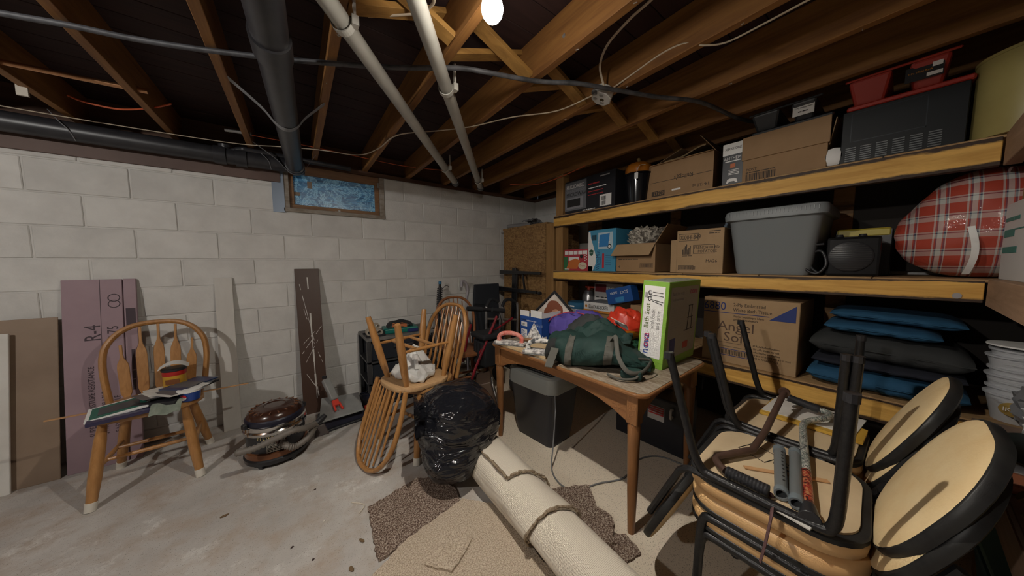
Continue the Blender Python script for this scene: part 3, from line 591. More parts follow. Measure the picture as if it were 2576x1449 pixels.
# ================================================================ CANISTER VACUUM
t = thing('canister_vacuum', 'round brown and chrome canister vacuum on the floor', 'vacuum', (-.125, 2.475, 0))
m_brz = mat('brown_enamel', (.045, .018, .011), .22, coat=.5)
m_cop = mat('copper_band', (.20, .08, .035), .3, .3)
m_chr = mat('chrome', (.62, .6, .58), .12, 1.0)
m_navy = mat('navy_rubber', (.014, .015, .03), .35)
MB().lathe([(.15, .02), (.172, .025), (.175, .05), (.165, .058)], 36).build('base_bumper', m_dark, t, smooth=True)
MB().lathe([(.160, .056), (.168, .06), (.168, .092), (.158, .097)], 36).build('copper_band', m_cop, t, smooth=True)
MB().lathe([(.155, .09), (.157, .215)], 36).build('body', m_dark, t, smooth=True)
MB().lathe([(.156, .205), (.168, .21), (.170, .228), (.164, .236), (.170, .244), (.168, .262), (.156, .268)], 36).build('chrome_band', m_chr, t, smooth=True)
MB().lathe([(.155, .265), (.158, .272), (.157, .292), (.150, .30)], 36).build('gasket', m_navy, t, smooth=True)
MB().lathe([(.150, .297), (.146, .315), (.13, .331), (.125, .327), (.108, .340), (.102, .336), (.085, .345), (.06, .350), (.055, .345), (.03, .346)], 36).build('lid', m_brz, t, smooth=True)
for i in range(18):
    q = 2*pi*i/18; MB().box((.117, 0, .336), (.03, .006, .006), MX.Rotation(q, 4, 'Z')).build('lid_rib', m_cop, t)
for a_ in (-150, 25, 120): MB().box((.172, 0, .275), (.02, .035, .03), MX.Rotation(R(a_), 4, 'Z')).build('clamp', m_dark, t, bevel=.004)
for i in range(8): MB().box((0, -.157, .108+i*.0095), (.10-.004*i, .008, .004)).build('grille_bar', mat('grille_cream', (.36, .33, .28), .4), t)
for i in range(7): MB().box((-.045+i*.015, -.158, .14), (.003, .008, .075)).build('grille_bar', MATS['grille_cream'], t)
for i, ch in enumerate('FILTER'):
    q = R(-122+i*5.2); M_ = MX.Rotation(q+pi/2, 4, 'Z'); text(ch, .026, mat('letter_gold', (.6, .5, .25), .35), t, M_ @ frame((-.006, -.1585, .186), (1, 0, 0), (0, 0, 1)), ex=.001)
for a_ in (-120, -60, 60, 120): MB().lathe([(.02, -.012), (.022, -.008), (.022, .008), (.02, .012)], 16, MX.Rotation(R(a_), 4, 'Z') @ frame((.15, 0, .022), (0, 0, 1), (1, 0, 0))).build('wheel', m_dark, t, smooth=True)
def hose(name, pts, r, m, parent, rib=.16):
    p = smoothpts(pts, 1); q = []; d = 0
    p = smoothpts(pts, 9); rr = [r*(1+rib*(1 if i % 2 else -1)) for i in range(len(p))]
    return MB().tube(p, rr, 12).build(name, m, parent, smooth=True, ang=80)
m_hose = mat('grey_hose', (.17, .15, .13), .45)
Lc = lambda p, o: V(p)-V(o)
vo = t.location
h1 = [hit('Y', y_, *q) for y_, q in ((2.25, (592, 1141)), (2.24, (640, 1128)), (2.24, (690, 1105)), (2.25, (735, 1084)), (2.29, (770, 1076)), (2.36, (795, 1066)))]
hose('hose', [Lc(p, vo) for p in h1], .0185, m_hose, t)
h2 = [hit('Y', y_, *q) for y_, q in ((2.32, (708, 1108)), (2.27, (722, 1122)), (2.27, (745, 1122)), (2.30, (775, 1100)), (2.36, (792, 1072)))]
hose('hose_end', [Lc(p, vo) for p in h2], .0185, m_hose, t)
e = Lc(hit('Y', 2.36, 796, 1065), vo)
MB().tube([e, e+V((.03, .02, .012)), e+V((.055, .035, .024))], [.02, .022, .017], 12).build('hose_nozzle', m_dark, t, smooth=True)
e2 = Lc(hit('Y', 2.33, 706, 1106), vo)
MB().tube([e2+V((-.015, .02, .0)), e2+V((.01, -.02, 0))], [.03, .026], 16).build('hose_socket', m_brz, t, smooth=True)
# floor nozzle of the vacuum beside it
t = thing('vacuum_nozzle', 'small dark floor brush lying between vacuum and saw', 'vacuum part', (.13, 2.57, 0))
MB().hexa([(-.05, -.035, 0), (.05, -.035, 0), (.045, .035, 0), (-.045, .035, 0), (-.02, -.01, .075), (.02, -.01, .075), (.018, .02, .08), (-.018, .02, .08)]).build('head', mat('brown_grey_plastic', (.10, .08, .075), .5), t, bevel=.006, seg=2)
MB().tube([(0, 0, .075), (-.01, .01, .12)], [.016, .013], 12).build('neck', m_dark, t, smooth=True)
# ================================================================ BENCH SCROLL SAW
t = thing('scroll_saw', 'small bench saw with grey table, grey arm and red guard', 'saw', (.265, 2.71, 0), R(8))
m_gry = mat('saw_grey', (.27, .27, .265), .5, var=(.22, .22, .215), scale=9)
m_red = mat('saw_red', (.62, .05, .03), .4)
MB().hexa([(-.15, -.12, .012), (.17, -.12, .012), (.17, .10, .012), (-.15, .10, .012), (-.13, -.10, .075), (.15, -.10, .075), (.15, .09, .075), (-.13, .09, .075)]).build('base', m_navy, t, bevel=.008, seg=2)
MB().bx(-.165, .185, -.14, -.09, 0, .018).bx(-.165, .185, .06, .10, 0, .018).build('foot_rail', m_dark, t, bevel=.004)
MB().hexa([(-.17, -.13, .085), (.14, -.15, .085), (.17, .05, .155), (-.09, .14, .16), (-.17, -.13, .097), (.14, -.15, .097), (.17, .05, .167), (-.09, .14, .172)]).build('table', m_gry, t, bevel=.003)
MB().bar((-.03, -.02, .19), (-.06, .11, .33), .058, .04).build('arm', m_gry, t, bevel=.01, seg=2)
MB().lathe([(.0, 0), (.018, .003), (.018, .02), (.0, .024)], 12, MX.Translation((-.065, .115, .34))).build('tension_knob', m_dark, t, smooth=True)
MB().bar((-.028, -.05, .15), (-.03, .01, .2), .045, .03).bar((-.045, -.095, .13), (-.045, -.03, .165), .012, .02).bar((.005, -.095, .13), (-.005, -.03, .165), .012, .02).build('guard', m_red, t, bevel=.003)
MB().tube([(-.02, -.085, .10), (-.02, -.06, .165)], .002, 6).build('blade', m_metal, t)
MB().lathe([(.03, -.06), (.055, -.055), (.06, 0), (.055, .04), (.03, .045)], 20, frame((.21, .02, .09), (0, 1, 0), (0, .3, 1))).build('motor', m_dark, t, smooth=True)
for i in range(6): MB().box((.205+.0, -.03+.018*i, .12), (.05, .004, .06)).build('vent_rib', m_navy, t)
MB().bx(.165, .185, -.115, -.095, .07, .10).build('switch', m_red, t)
MB().tube(smoothpts([(.22, .05, .14), (.27, .06, .16), (.31, .03, .12), (.29, 0, .05), (.22, -.1, .01), (.17, -.13, .008)]), .005, 8).build('cord', m_dark, t, smooth=True)
# ================================================================ DRAWER UNIT WITH TOOLS ON TOP
t = thing('drawer_unit', 'dark plastic drawer unit against the block wall', 'drawers', (.50, 2.745, 0))
m_du = mat('drawer_frame', (.03, .03, .034), .4, var=(.05, .05, .05), scale=6); m_dd = mat('drawer_front', (.022, .026, .034), .25)
MB().bx(0, .62, 0, .40, .60, .63).build('top', mat('dusty_top', (.10, .095, .09), .6, var=(.17, .16, .15), scale=9), t, bevel=.006)
for x in (0, .585):
    for y in (0, .365): MB().bx(x, x+.035, y, y+.035, 0, .6).build('corner_post', m_du, t, bevel=.004)
MB().bx(.02, .60, .38, .395, .02, .6).build('back_panel', m_du, t)
for k in range(3):
    z0 = .03+.195*k
    MB().bx(0, .62, .0, .39, z0-.015, z0).build('shelf_rail', m_du, t)
    d = MB().bx(.04, .58, .005, .36, z0+.005, z0+.16).build('drawer', m_dd, t, bevel=.006)
    MB().bx(.22, .40, -.018, .008, z0+.10, z0+.125).build('drawer_pull', m_du, d, bevel=.005)
DZ = .631
t = thing('tool_case', 'teal plastic tool case on the drawer unit', 'tool case', (.83, 2.90, DZ), R(-6))
MB().bx(-.15, .15, -.09, .09, 0, .045).build('base', mat('teal_plastic', (.005, .15, .125), .4), t, bevel=.01, seg=2)
MB().bx(.05, .145, -.108, -.085, .0, .03).build('blue_latch', mat('navy_plastic', (.02, .03, .12), .4), t, bevel=.005)
MB().bx(-.158, -.12, -.08, .08, .03, .05).build('lip', MATS['teal_plastic'], t, bevel=.006)
t = thing('tool_bag', 'slumped black and orange tool pouch on the teal case', 'bag', (.82, 2.90, DZ+.046), R(-6))
def pouch(u, v): q = u*pi; return (-.12*cos(q)*(1-.1*v), (v-.5)*.13, .06*sin(q)**.7*(1-.5*(2*v-1)**2)+.008*lump(u, v, .3, 1.6)+.004)
MB().grid(pouch, 20, 10, .004).build('pouch', mat('black_nylon', (.018, .018, .02), .7), t, smooth=True)
for (x, w_) in ((-.045, .05), (.03, .06)): MB().grid(lambda u, v: (x+(u-.5)*w_, -.068+.01*v, .01+.032*v+.005*sin(u*6)), 6, 4, .004).build('orange_pocket', mat('orange_nylon', (.42, .13, .04), .7), t, smooth=True)
t = thing('tray', 'shallow dark metal tray on the left of the drawer unit', 'tray', (.585, 2.86, DZ))
MB().bx(-.08, .08, -.08, .08, 0, .006).bx(-.08, .08, -.08, -.074, .006, .018).bx(-.08, .08, .074, .08, .006, .018).build('tray_body', m_dark, t, bevel=.001)
for i, (x, y, z, r_) in enumerate(((-.04, -.02, .032, .032), (.035, -.025, .028, .028), (.03, .03, .075, .024))):
    tt = thing('tube_roll', ('left', 'right', 'upper')[i]+' short cream tube roll lying in the tray', 'roll', (.585+x, 2.86+y, DZ+.006+z), group='tube rolls in the tray')
    MB().add(*(lambda n: ([(ra*cos(2*pi*j/n), y_, ra*sin(2*pi*j/n)) for (ra, y_) in ((r_, -.03), (r_, .03), (r_*.6, .03), (r_*.6, -.03)) for j in range(n)], [(a*n+j, a*n+(j+1) % n, ((a+1) % 4)*n+(j+1) % n, ((a+1) % 4)*n+j) for a in range(4) for j in range(n)]))(18)).build('tube', mat('cream_tube', (.36, .31, .25), .6), tt, smooth=True)
# white shopping bag lying on the upturned seat
t = thing('plastic_bag', 'crumpled white shopping bag on the upturned chair seat', 'bag', (.665, 2.03, .489), R(102))
def sbag(u, v):
    q = u*2*pi; p = v*pi; r_ = sin(p)**.45
    x = .165*cos(q)*r_*(1+.10*sin(3*q)+.05*sin(7*q)); y = .125*sin(q)*r_*(1+.12*sin(2*q)+.05*sin(9*q))
    pk = math.exp(-((x-.01)**2/.004+(y+.02)**2/.006)); z = (.020+.018*abs(sin(q*2.5))+.085*pk)*(1-cos(p))+.020*lump(x*4+.3, y*4, v*.5, 2.4)*sin(p)
    return (x, y, max(z, .001))
m_bagw = mat('white_bag', (.60, .59, .57), .4, bump=.5, bscale=30)
MB().grid(sbag, 44, 16).build('bag_body', m_bagw, t, smooth=True, ang=28)
MB().grid(lambda u, v: (-.06+.07*(u-.5)*(1-.4*v), .02+.02*sin(u*7), .08+.09*v), 8, 8, .002).build('bag_handle', m_bagw, t, smooth=True)
# ================================================================ BACK CORNER: cleaning gear, walkers, panel
m_redp = mat('red_enamel', (.20, .012, .02), .25, coat=.4)
m_gtube = mat('grey_tube', (.36, .36, .37), .3, .7)
m_fab = mat('black_fabric', (.012, .013, .016), .85)
m_purplegrey = mat('lavender_plastic', (.38, .35, .38), .45)
def HY(y, *q): return [hit('Y', y, *p) for p in q]
t = thing('upright_vacuum', 'black stick vacuum with wrapped cord leaning on the block wall', 'vacuum', (1.22, 2.95, 0))
o = t.location
p = [Lc(v, o) for v in HY(3.10, (1107, 712), (1104, 800))]
MB().tube([p[0], p[1], V((.05, -.02, .05))], [.014, .016, .02], 12).build('pole', m_dark, t, smooth=True)
MB().lathe([(.0, .02), (.017, .018), (.018, -.01), (.0, -.012)], 12, MX.Translation(p[0])).build('blue_cap', mat('blue_cap', (.03, .17, .33), .4), t, smooth=True)
for i in range(14):
    c = p[0].lerp(p[1], .15+.06*i); MB().tube([c+V((.026*cos(q)*1.1, .026*sin(q), .006*sin(q*2+i))) for q in [2*pi*j/12 for j in range(13)]], .004, 6).build('cord_wrap', m_dark, t, smooth=True)
MB().tube(smoothpts([p[0]+V((.02, -.02, -.06)), p[0]+V((.06, -.03, -.03)), p[0]+V((.10, -.02, -.05))]), .003, 6).build('loose_cord', m_dark, t)
g = [Lc(v, o) for v in HY(2.98, (1082, 880), (1078, 830), (1088, 795), (1105, 785), (1120, 800))]
MB().tube(smoothpts(g), .017, 12).build('handle_loop', mat('grey_handle', (.15, .145, .14), .5), t, smooth=True)
MB().hexa([(-.12, -.1, .0), (.14, -.1, 0), (.14, .14, 0), (-.12, .14, 0), (-.06, -.02, .16), (.10, -.02, .16), (.1, .12, .2), (-.06, .12, .2)]).build('floor_head', m_dark, t, bevel=.01)
t = thing('walking_cane', 'pale lavender cane handle sticking up by the block wall', 'cane', (1.66, 3.09, 0))
o = t.location
MB().tube(smoothpts([Lc(v, o) for v in HY(3.09, (1161, 722), (1162, 708), (1172, 712), (1177, 730))]+[V((0, 0, .9))]), .016, 10).build('handle', m_purplegrey, t, smooth=True)
MB().cyl((0, 0, 0), (0, 0, .92), .011).build('shaft', m_purplegrey, t, smooth=True)
t = thing('cloth_screen', 'dark cloth-covered screen standing in the corner', 'screen', (1.87, 3.03, 0), rot=(R(-4), 0, R(-4)))
MB().hexa([(-.20, -.02, 0), (.24, -.02, 0), (.24, .02, 0), (-.20, .02, 0), (-.10, -.02, 1.03), (.24, -.02, 1.03), (.24, .02, 1.03), (-.10, .02, 1.03)]).build('panel', mat('dark_blue_cloth', (.018, .021, .028), .8), t, bevel=.012, seg=2)
# black steel stand leaning on the chipboard
t = thing('steel_stand', 'black folded steel stand leaning on the chipboard cabinet', 'stand', (2.12, 2.8, 0))
m_blk = mat('gloss_black', (.012, .012, .014), .25, coat=.3)
MB().bar((0, .0, 0), (.055, .02, 1.225), .07, .035, (1, 0, 0)).build('column', m_blk, t, bevel=.004)
MB().bar((-.02, -.055, 0), (.03, -.06, 1.21), .02, .02, (1, 0, 0)).build('slide_bar', m_blk, t, bevel=.003)
for (z, a, b2, w_) in ((1.165, .27, -.48, .05), (.955, .30, -.42, .055)):
    MB().hexa([(.0, a, z-.02), (.03, a, z-.02), (.035, b2, z-.012), (.005, b2, z-.012), (.0, a, z+w_-.02), (.03, a, z+w_-.02), (.035, b2, z+.02), (.005, b2, z+.02)]).build('arm', m_blk, t, bevel=.004)
MB().bar((.03, -.20, .96), (.03, -.16, 1.16), .025, .012, (1, 0, 0)).build('strut', m_blk, t)
MB().lathe([(.018, -.02), (.02, 0), (.018, .02)], 12, frame((.02, -.46, .955), (1, 0, 0), (0, 0, 1))).build('knob', m_dark, t)
MB().bx(-.05, .05, -.32, .30, 0, .04).build('foot', m_blk, t, bevel=.004)
# red rollator
t = thing('rollator', 'red-framed rollator walker with black seat and grips', 'walker', (1.50, 2.38, 0))
o = t.location
def rp(y, *q): return [Lc(v, o) for v in HY(y, *q)]
MB().tube(smoothpts(rp(2.20, (1250, 795), (1240, 820), (1205, 905), (1188, 950), (1184, 978))), .0125, 10).build('front_leg', m_redp, t, smooth=True)
MB().tube(rp(2.30, (1290, 800), (1245, 830), (1215, 880), (1205, 890)), .011, 10).build('brace', m_redp, t, smooth=True)
MB().tube(rp(2.42, (1185, 815), (1175, 850), (1165, 910)), .0125, 10).build('rear_leg', m_redp, t, smooth=True)
MB().tube(rp(2.24, (1215, 872), (1206, 890)), .009, 8).build('link', m_redp, t, smooth=True)
MB().tube(rp(2.25, (1178, 778), (1268, 780)), .016, 12).build('crossbar', m_dark, t, smooth=True)
for q in (((1176, 776), (1212, 778)), ((1238, 779), (1268, 782))): MB().tube(rp(2.22, *q), .02, 12).build('grip', m_fab, t, smooth=True)
c = rp(2.32, (1207, 842))[0]
MB().box((c.x+.07, c.y-.03, c.z), (.25, .24, .05)).build('seat', m_fab, t, bevel=.02, seg=2)
MB().box((c.x+.08, c.y-.03, c.z-.16), (.23, .20, .24)).build('basket', m_fab, t, bevel=.02, seg=2)
for (x, y) in ((-.13, -.16), (.22, -.14), (-.10, .2), (.24, .2)):
    MB().lathe([(.05, -.012), (.075, -.014), (.085, 0), (.075, .014), (.05, .012)], 20, frame((x, y, .085), (0, 1, 0), (0, 0, 1))).build('wheel', m_dark, t, smooth=True)
for (x, y) in ((.22, -.14), (.24, .2)): MB().tube([(x, y, .09), (x-.02, y, .5)], .011, 8).build('rear_leg', m_redp, t)
MB().tube(smoothpts(rp(2.26, (1255, 785), (1262, 815), (1250, 850), (1225, 860))), .004, 6).build('brake_cable', m_dark, t)
# grey folding walker behind it
t = thing('folding_walker', 'grey tubular walker frame with foam grips behind the rollator', 'walker', (1.75, 2.62, 0))
o = t.location
for (x0, x1, yy) in ((1223, 1258, 2.52), (1262, 1302, 2.52)):
    top = [Lc(v, o) for v in HY(yy, (x0, 800), (x0+1, 772), (x0+8, 757), ((x0+x1)/2, 753), (x1-5, 760), (x1, 775), (x1-1, 870))]
    MB().tube(smoothpts([V((top[0].x, top[0].y, 0.0))]+top+[V((top[-1].x, top[-1].y, 0))], 5), .0125, 10).build('side_frame', m_gtube, t, smooth=True)
    MB().tube(smoothpts(top[1:5]), .017, 10).build('foam_grip', m_fab, t, smooth=True)
MB().tube([Lc(v, o) for v in HY(2.52, (1225, 802), (1298, 804))], .011, 10).build('cross_tube', m_gtube, t, smooth=True)
# low clutter on the floor behind the stacked chairs
t = thing('circular_saw', 'orange and grey power tool lying under the dark chair', 'tool', (1.42, 2.45, 0), R(20))
MB().lathe([(.03, -.07), (.055, -.06), (.055, .06), (.04, .08)], 16, frame((0, 0, .075), (0, 1, 0), (0, 0, 1))).build('motor', mat('tool_orange', (.45, .10, .03), .4), t, smooth=True)
MB().bx(-.14, .14, -.1, .1, 0, .02).build('shoe', m_gry, t, bevel=.003)
MB().tube(smoothpts([(-.08, 0, .09), (-.1, 0, .17), (0, 0, .19), (.06, 0, .12)]), .018, 10).build('handle', m_dark, t, smooth=True)
t = thing('heater_grille', 'brown box with a bright white grille lying beside the table leg', 'heater', (1.43, 2.10, 0), rot=(R(-14), 0, R(58)))
MB().bx(-.15, .15, 0, .13, 0, .30).build('case', mat('brown_metal', (.10, .065, .045), .5), t, bevel=.006)
MB().bx(-.12, .03, -.004, .0, .04, .27).build('backing', m_dark, t)
for i in range(5): MB().bx(-.115+i*.034, -.108+i*.034, -.01, -.003, .04, .27).build('grille_bar', m_wht, t)
for i in range(7): MB().bx(-.12, .03, -.012, -.006, .045+i*.036, .051+i*.036).build('grille_bar', m_wht, t)
# ================================================================ TRASH BAG
def blackbag():
    m, nt, b = nodes('black_trash_plastic'); N, Lk = nt.nodes, nt.links
    b.inputs['Base Color'].default_value = (.010, .0105, .014, 1); b.inputs['Roughness'].default_value = .12; b.inputs['Specular IOR Level'].default_value = .8
    tc = N.new('ShaderNodeTexCoord'); mp = N.new('ShaderNodeMapping'); mp.inputs['Scale'].default_value = (2.2, 5, 9); mp.inputs['Rotation'].default_value = (.3, .5, .4); Lk.new(tc.outputs['Object'], mp.inputs[0])
    n = N.new('ShaderNodeTexNoise'); n.inputs['Scale'].default_value = 1.8; n.inputs['Detail'].default_value = 2.5; n.inputs['Distortion'].default_value = .9; Lk.new(mp.outputs[0], n.inputs['Vector'])
    bp = N.new('ShaderNodeBump'); bp.inputs['Strength'].default_value = 1.0; bp.inputs['Distance'].default_value = .03; Lk.new(n.outputs['Fac'], bp.inputs['Height']); Lk.new(bp.outputs[0], b.inputs['Normal']); return m
t = thing('trash_bag', 'full black plastic trash bag slumped against the carpet roll', 'bag', (.79, 1.615, 0)); t.scale = (1.07, 1.07, 1.04)
def tb(u, v):
    q = u*2*pi; p = v*pi; s = sin(p)**.8; c = -cos(p)
    nar = .80+.20*min(1, max(0, (c+1)*.75)); x, y, z = .245*cos(q)*s*nar, .245*sin(q)*s*nar, .26+.255*c
    low = max(0, -c); d = max(0, cos(q-R(232)))**3           # a lobe that spills forward
    k = 1+.62*d*min(1, low*1.6)*s; x *= k; y *= k
    z = max(z, .004+.0*low)
    r_ = 1+.06*lump(cos(q)*s, sin(q)*s, c, .55)+.035*lump(cos(q)*s, sin(q)*s, c*1.4, 1.3)+.012*lump(cos(q)*s*1.2+c*.8, sin(q)*s+c, c*2.2, 2.6)+.016*abs(sin(c*6+q*1.5+2*sin(q*2)))**.5*s
    return (x*r_, y*r_, max(z*(1+.03*lump(x*4, y*4, c, .9)), .003))
MB().grid(tb, 96, 56).build('bag_body', blackbag(), t, smooth=True, ang=180)
def tail(u, v):
    q = u*2*pi; r_ = (.05+.035*v)*(1+.35*sin(5*q+3*v)+.15*sin(9*q)); a = V((-.17, .02, .36)).lerp(V((-.26, -.03, .40)), v)
    return a+V((.3*r_*cos(q), r_*cos(q), r_*sin(q)))
MB().grid(tail, 40, 10).build('bag_neck', bpy.data.materials['black_trash_plastic'], t, smooth=True, ang=180)
# ================================================================ CARPETS
def carpet(name, c1, c2, c3, sc):
    m, nt, b = nodes(name); N, Lk = nt.nodes, nt.links
    tc = N.new('ShaderNodeTexCoord'); n = N.new('ShaderNodeTexNoise'); n.inputs['Scale'].default_value = sc; n.inputs['Detail'].default_value = 2; n.inputs['Roughness'].default_value = .8; Lk.new(tc.outputs['Object'], n.inputs['Vector'])
    r = N.new('ShaderNodeValToRGB'); e = r.color_ramp.elements; e[0].position = .36; e[0].color = rgb(c1); e[1].position = .64; e[1].color = rgb(c3); k = e.new(.5); k.color = rgb(c2); Lk.new(n.outputs['Fac'], r.inputs[0])
    Lk.new(r.outputs[0], b.inputs['Base Color']); b.inputs['Roughness'].default_value = .95; b.inputs['Specular IOR Level'].default_value = .1
    bp = N.new('ShaderNodeBump'); bp.inputs['Strength'].default_value = .9; bp.inputs['Distance'].default_value = .01; Lk.new(n.outputs['Fac'], bp.inputs['Height']); Lk.new(bp.outputs[0], b.inputs['Normal']); MATS[name] = m; return m
m_cb = carpet('beige_pile', (.40, .31, .23), (.62, .51, .39), (.76, .66, .53), 170)
m_cr = carpet('brown_pile', (.08, .05, .038), (.25, .175, .135), (.58, .49, .41), 150)
m_cback = None
def backing():
    m, nt, b = nodes('woven_backing'); N, Lk = nt.nodes, nt.links
    tc = N.new('ShaderNodeTexCoord'); w = N.new('ShaderNodeTexWave'); w.inputs['Scale'].default_value = 58; w.bands_direction = 'Y'; w.inputs['Distortion'].default_value = 1.5; Lk.new(tc.outputs['Object'], w.inputs['Vector'])
    w2 = N.new('ShaderNodeTexWave'); w2.inputs['Scale'].default_value = 70; w2.bands_direction = 'X'; w2.inputs['Distortion'].default_value = 1.0; Lk.new(tc.outputs['Object'], w2.inputs['Vector'])
    mu = N.new('ShaderNodeMath'); mu.operation = 'MULTIPLY'; Lk.new(w.outputs['Fac'], mu.inputs[0]); Lk.new(w2.outputs['Fac'], mu.inputs[1])
    r = N.new('ShaderNodeValToRGB'); e = r.color_ramp.elements; e[0].position = .0; e[0].color = (.70, .64, .54, 1); e[1].position = .9; e[1].color = (.42, .36, .29, 1); Lk.new(mu.outputs[0], r.inputs[0])
    Lk.new(r.outputs[0], b.inputs['Base Color']); b.inputs['Roughness'].default_value = 1.0; b.inputs['Specular IOR Level'].default_value = .05
    bp = N.new('ShaderNodeBump'); bp.inputs['Strength'].default_value = .15; bp.inputs['Distance'].default_value = .002; bp.invert = True; Lk.new(mu.outputs[0], bp.inputs['Height']); Lk.new(bp.outputs[0], b.inputs['Normal']); return m
m_cback = backing()
def flat_carpet(label, pts, z0, th, m, seed, jag=.006, name='carpet_piece'):
    rr_ = random.Random(seed); poly = []
    for i in range(len(pts)):
        a, b_ = V((*pts[i], 0)), V((*pts[(i+1) % len(pts)], 0)); n = max(2, int((b_-a).length/.018))
        for k in range(n):
            p = a.lerp(b_, k/n); poly.append((p.x+rr_.uniform(-jag, jag), p.y+rr_.uniform(-jag, jag)))
    cx_, cy_ = sum(p[0] for p in poly)/len(poly), sum(p[1] for p in poly)/len(poly)
    o = MB().prism([(x-cx_, y-cy_) for x, y in poly], 0, th).build(name, m); o.location = (cx_, cy_, z0)
    return tag(o, label, 'carpet')
flat_carpet('speckled brown carpet piece left of the carpet roll', [(.265, 1.605), (.545, 1.66), (.70, 1.52), (.66, 1.33), (.43, 1.30), (.235, 1.27)], .0, .012, m_cr, 1)
flat_carpet('big beige carpet piece on the floor in front of the roll', [(.67, 1.34), (.355, 1.285), (.18, 1.20), (-.05, .95), (.05, .55), (.55, .40), (.78, .60), (.80, 1.2)], .0125, .012, m_cb, 2, .004)
flat_carpet('small beige carpet square lying on the big beige piece', [(.52, 1.215), (.38, 1.12), (.46, 1.02), (.60, 1.10)], .025, .010, m_cb, 3, .004)
flat_carpet('speckled brown carpet scrap between the roll and the table leg, upper piece', [(1.11, 1.12), (1.30, 1.005), (1.20, .865), (1.06, .95)], .0, .012, m_cr, 4)
flat_carpet('speckled brown carpet scrap right of the roll, middle piece', [(1.07, .955), (1.205, .87), (1.21, .78), (1.10, .70), (1.03, .78)], .0125, .012, m_cr, 5)
flat_carpet('speckled brown carpet scrap beside the table foot, lowest piece', [(1.145, .745), (1.19, .70), (1.165, .61), (1.07, .625), (1.085, .71)], .0, .012, m_cr, 6)
tag(MB().tube(smoothpts([(.22, 1.60, .004), (.25, 1.63, .006), (.24, 1.66, .004), (.20, 1.70, .004)]), .003, 6).build('carpet_thread', m_cback), 'loose carpet thread beside the brown piece', 'thread')
# the roll, backing outwards
t = thing('carpet_roll', 'rolled-up cream-backed carpet lying across the floor', 'carpet roll', (.865, 1.0, 0), R(-2))
def rollsec(th, a0, a1, n, rad, y): return [(rad*1.12*cos(a0+(a1-a0)*i/n), y, .115+rad*.93*sin(a0+(a1-a0)*i/n)) for i in range(n+1)]
def shell(a0, a1, r_, th, ys, nm, m, skew=0.0):
    n = 40
    def f(u, v):
        a = a0+(a1-a0)*u; y = ys[0]+(ys[1]-ys[0])*v+skew*(u-.5)*(1-v)
        rr_ = r_+.003*sin(a*5+y*9); return (rr_*1.12*cos(a), y, .117+rr_*.93*sin(a))
    vs = []; g = MB()
    no, nv = n, 16
    outer = [[V(f(i/no, j/nv)) for j in range(nv+1)] for i in range(no+1)]
    cen = lambda p: V((0, p.y, .117))
    inner = [[p+(cen(p)-p).normalized()*th for p in r2] for r2 in outer]
    vs = [p for r2 in outer for p in r2]+[p for r2 in inner for p in r2]; w = nv+1; K = (no+1)*w
    fs = [(i*w+j, (i+1)*w+j, (i+1)*w+j+1, i*w+j+1) for i in range(no) for j in range(nv)]
    fs += [tuple(K+q for q in reversed(x)) for x in fs]
    ed = [i*w for i in range(no+1)]+[no*w+j for j in range(1, nv+1)]+[i*w+nv for i in range(no-1, -1, -1)]+[j for j in range(nv-1, 0, -1)]
    fs += [(ed[i], ed[(i+1) % len(ed)], ed[(i+1) % len(ed)]+K, ed[i]+K) for i in range(len(ed))]
    o = g.add(vs, fs).build(nm, m, t, smooth=True, ang=50)
    rr_ = random.Random(8)
    def fr(path, nm2):
        q = []
        for p in path: q.append(p+V((rr_.uniform(-.004, .004), rr_.uniform(-.004, .004), rr_.uniform(-.002, .006))))
        MB().tube(q, [.006+rr_.uniform(-.002, .003) for _ in q], 6).build(nm2, m_fringe, o)
    return outer, fr
m_fringe = mat('carpet_fringe', (.17, .12, .075), .95, var=(.34, .27, .19), scale=90)
MB().tube([(0, .46, .117), (0, -.75, .117)], .085, 24).build('core', m_cb, t)
shell(-pi*.5, pi*1.5, .098, .010, (.47, -.75), 'inner_layer', m_cback)
o2, fr = shell(-pi*.40, pi*1.42, .111, .011, (-.16, .485), 'outer_layer', m_cback, skew=.16)
fr([o2[i][0] for i in range(2, 39)], 'fringe')
o3, fr = shell(-pi*.12, pi*.66, .124, .011, (.06, .485), 'top_flap', m_cback, skew=.10)
fr([o3[i][0] for i in range(0, 41)], 'fringe'); fr([o3[40][j] for j in range(0, 17)], 'fringe')
# ================================================================ WORK TABLE
m_tw = wood('table_wood', (.20, .085, .03), (.30, .135, .05), .4, (10, 10, 1.0), 3.5, coat=.2)
m_twx = wood('table_apron_wood', (.20, .085, .03), (.30, .135, .05), .4, (1.0, 10, 10), 3.5, coat=.2)
def worn():
    m, nt, b = nodes('worn_table_top'); N, Lk = nt.nodes, nt.links
    tc = N.new('ShaderNodeTexCoord'); mp = N.new('ShaderNodeMapping'); mp.inputs['Scale'].default_value = (3, 11, 1); Lk.new(tc.outputs['Object'], mp.inputs[0])
    n = N.new('ShaderNodeTexNoise'); n.inputs['Scale'].default_value = 5; n.inputs['Detail'].default_value = 9; n.inputs['Roughness'].default_value = .75; Lk.new(mp.outputs[0], n.inputs['Vector'])
    r = N.new('ShaderNodeValToRGB'); e = r.color_ramp.elements; e[0].position = .40; e[0].color = (.15, .10, .055, 1); e[1].position = .62; e[1].color = (.36, .31, .25, 1); Lk.new(n.outputs['Fac'], r.inputs[0])
    Lk.new(r.outputs[0], b.inputs['Base Color']); b.inputs['Roughness'].default_value = .6; return m
TZ = .70
tb_ = thing('work_table', 'old wooden table with tapered legs and a worn top', 'table', (1.535, 1.225, 0), R(-88))
top = rrect(1.17, .74, .06, 6)
MB().prism(top, TZ-.022, TZ-.002).build('edge_band', m_twx, tb_, bevel=.006, seg=2)
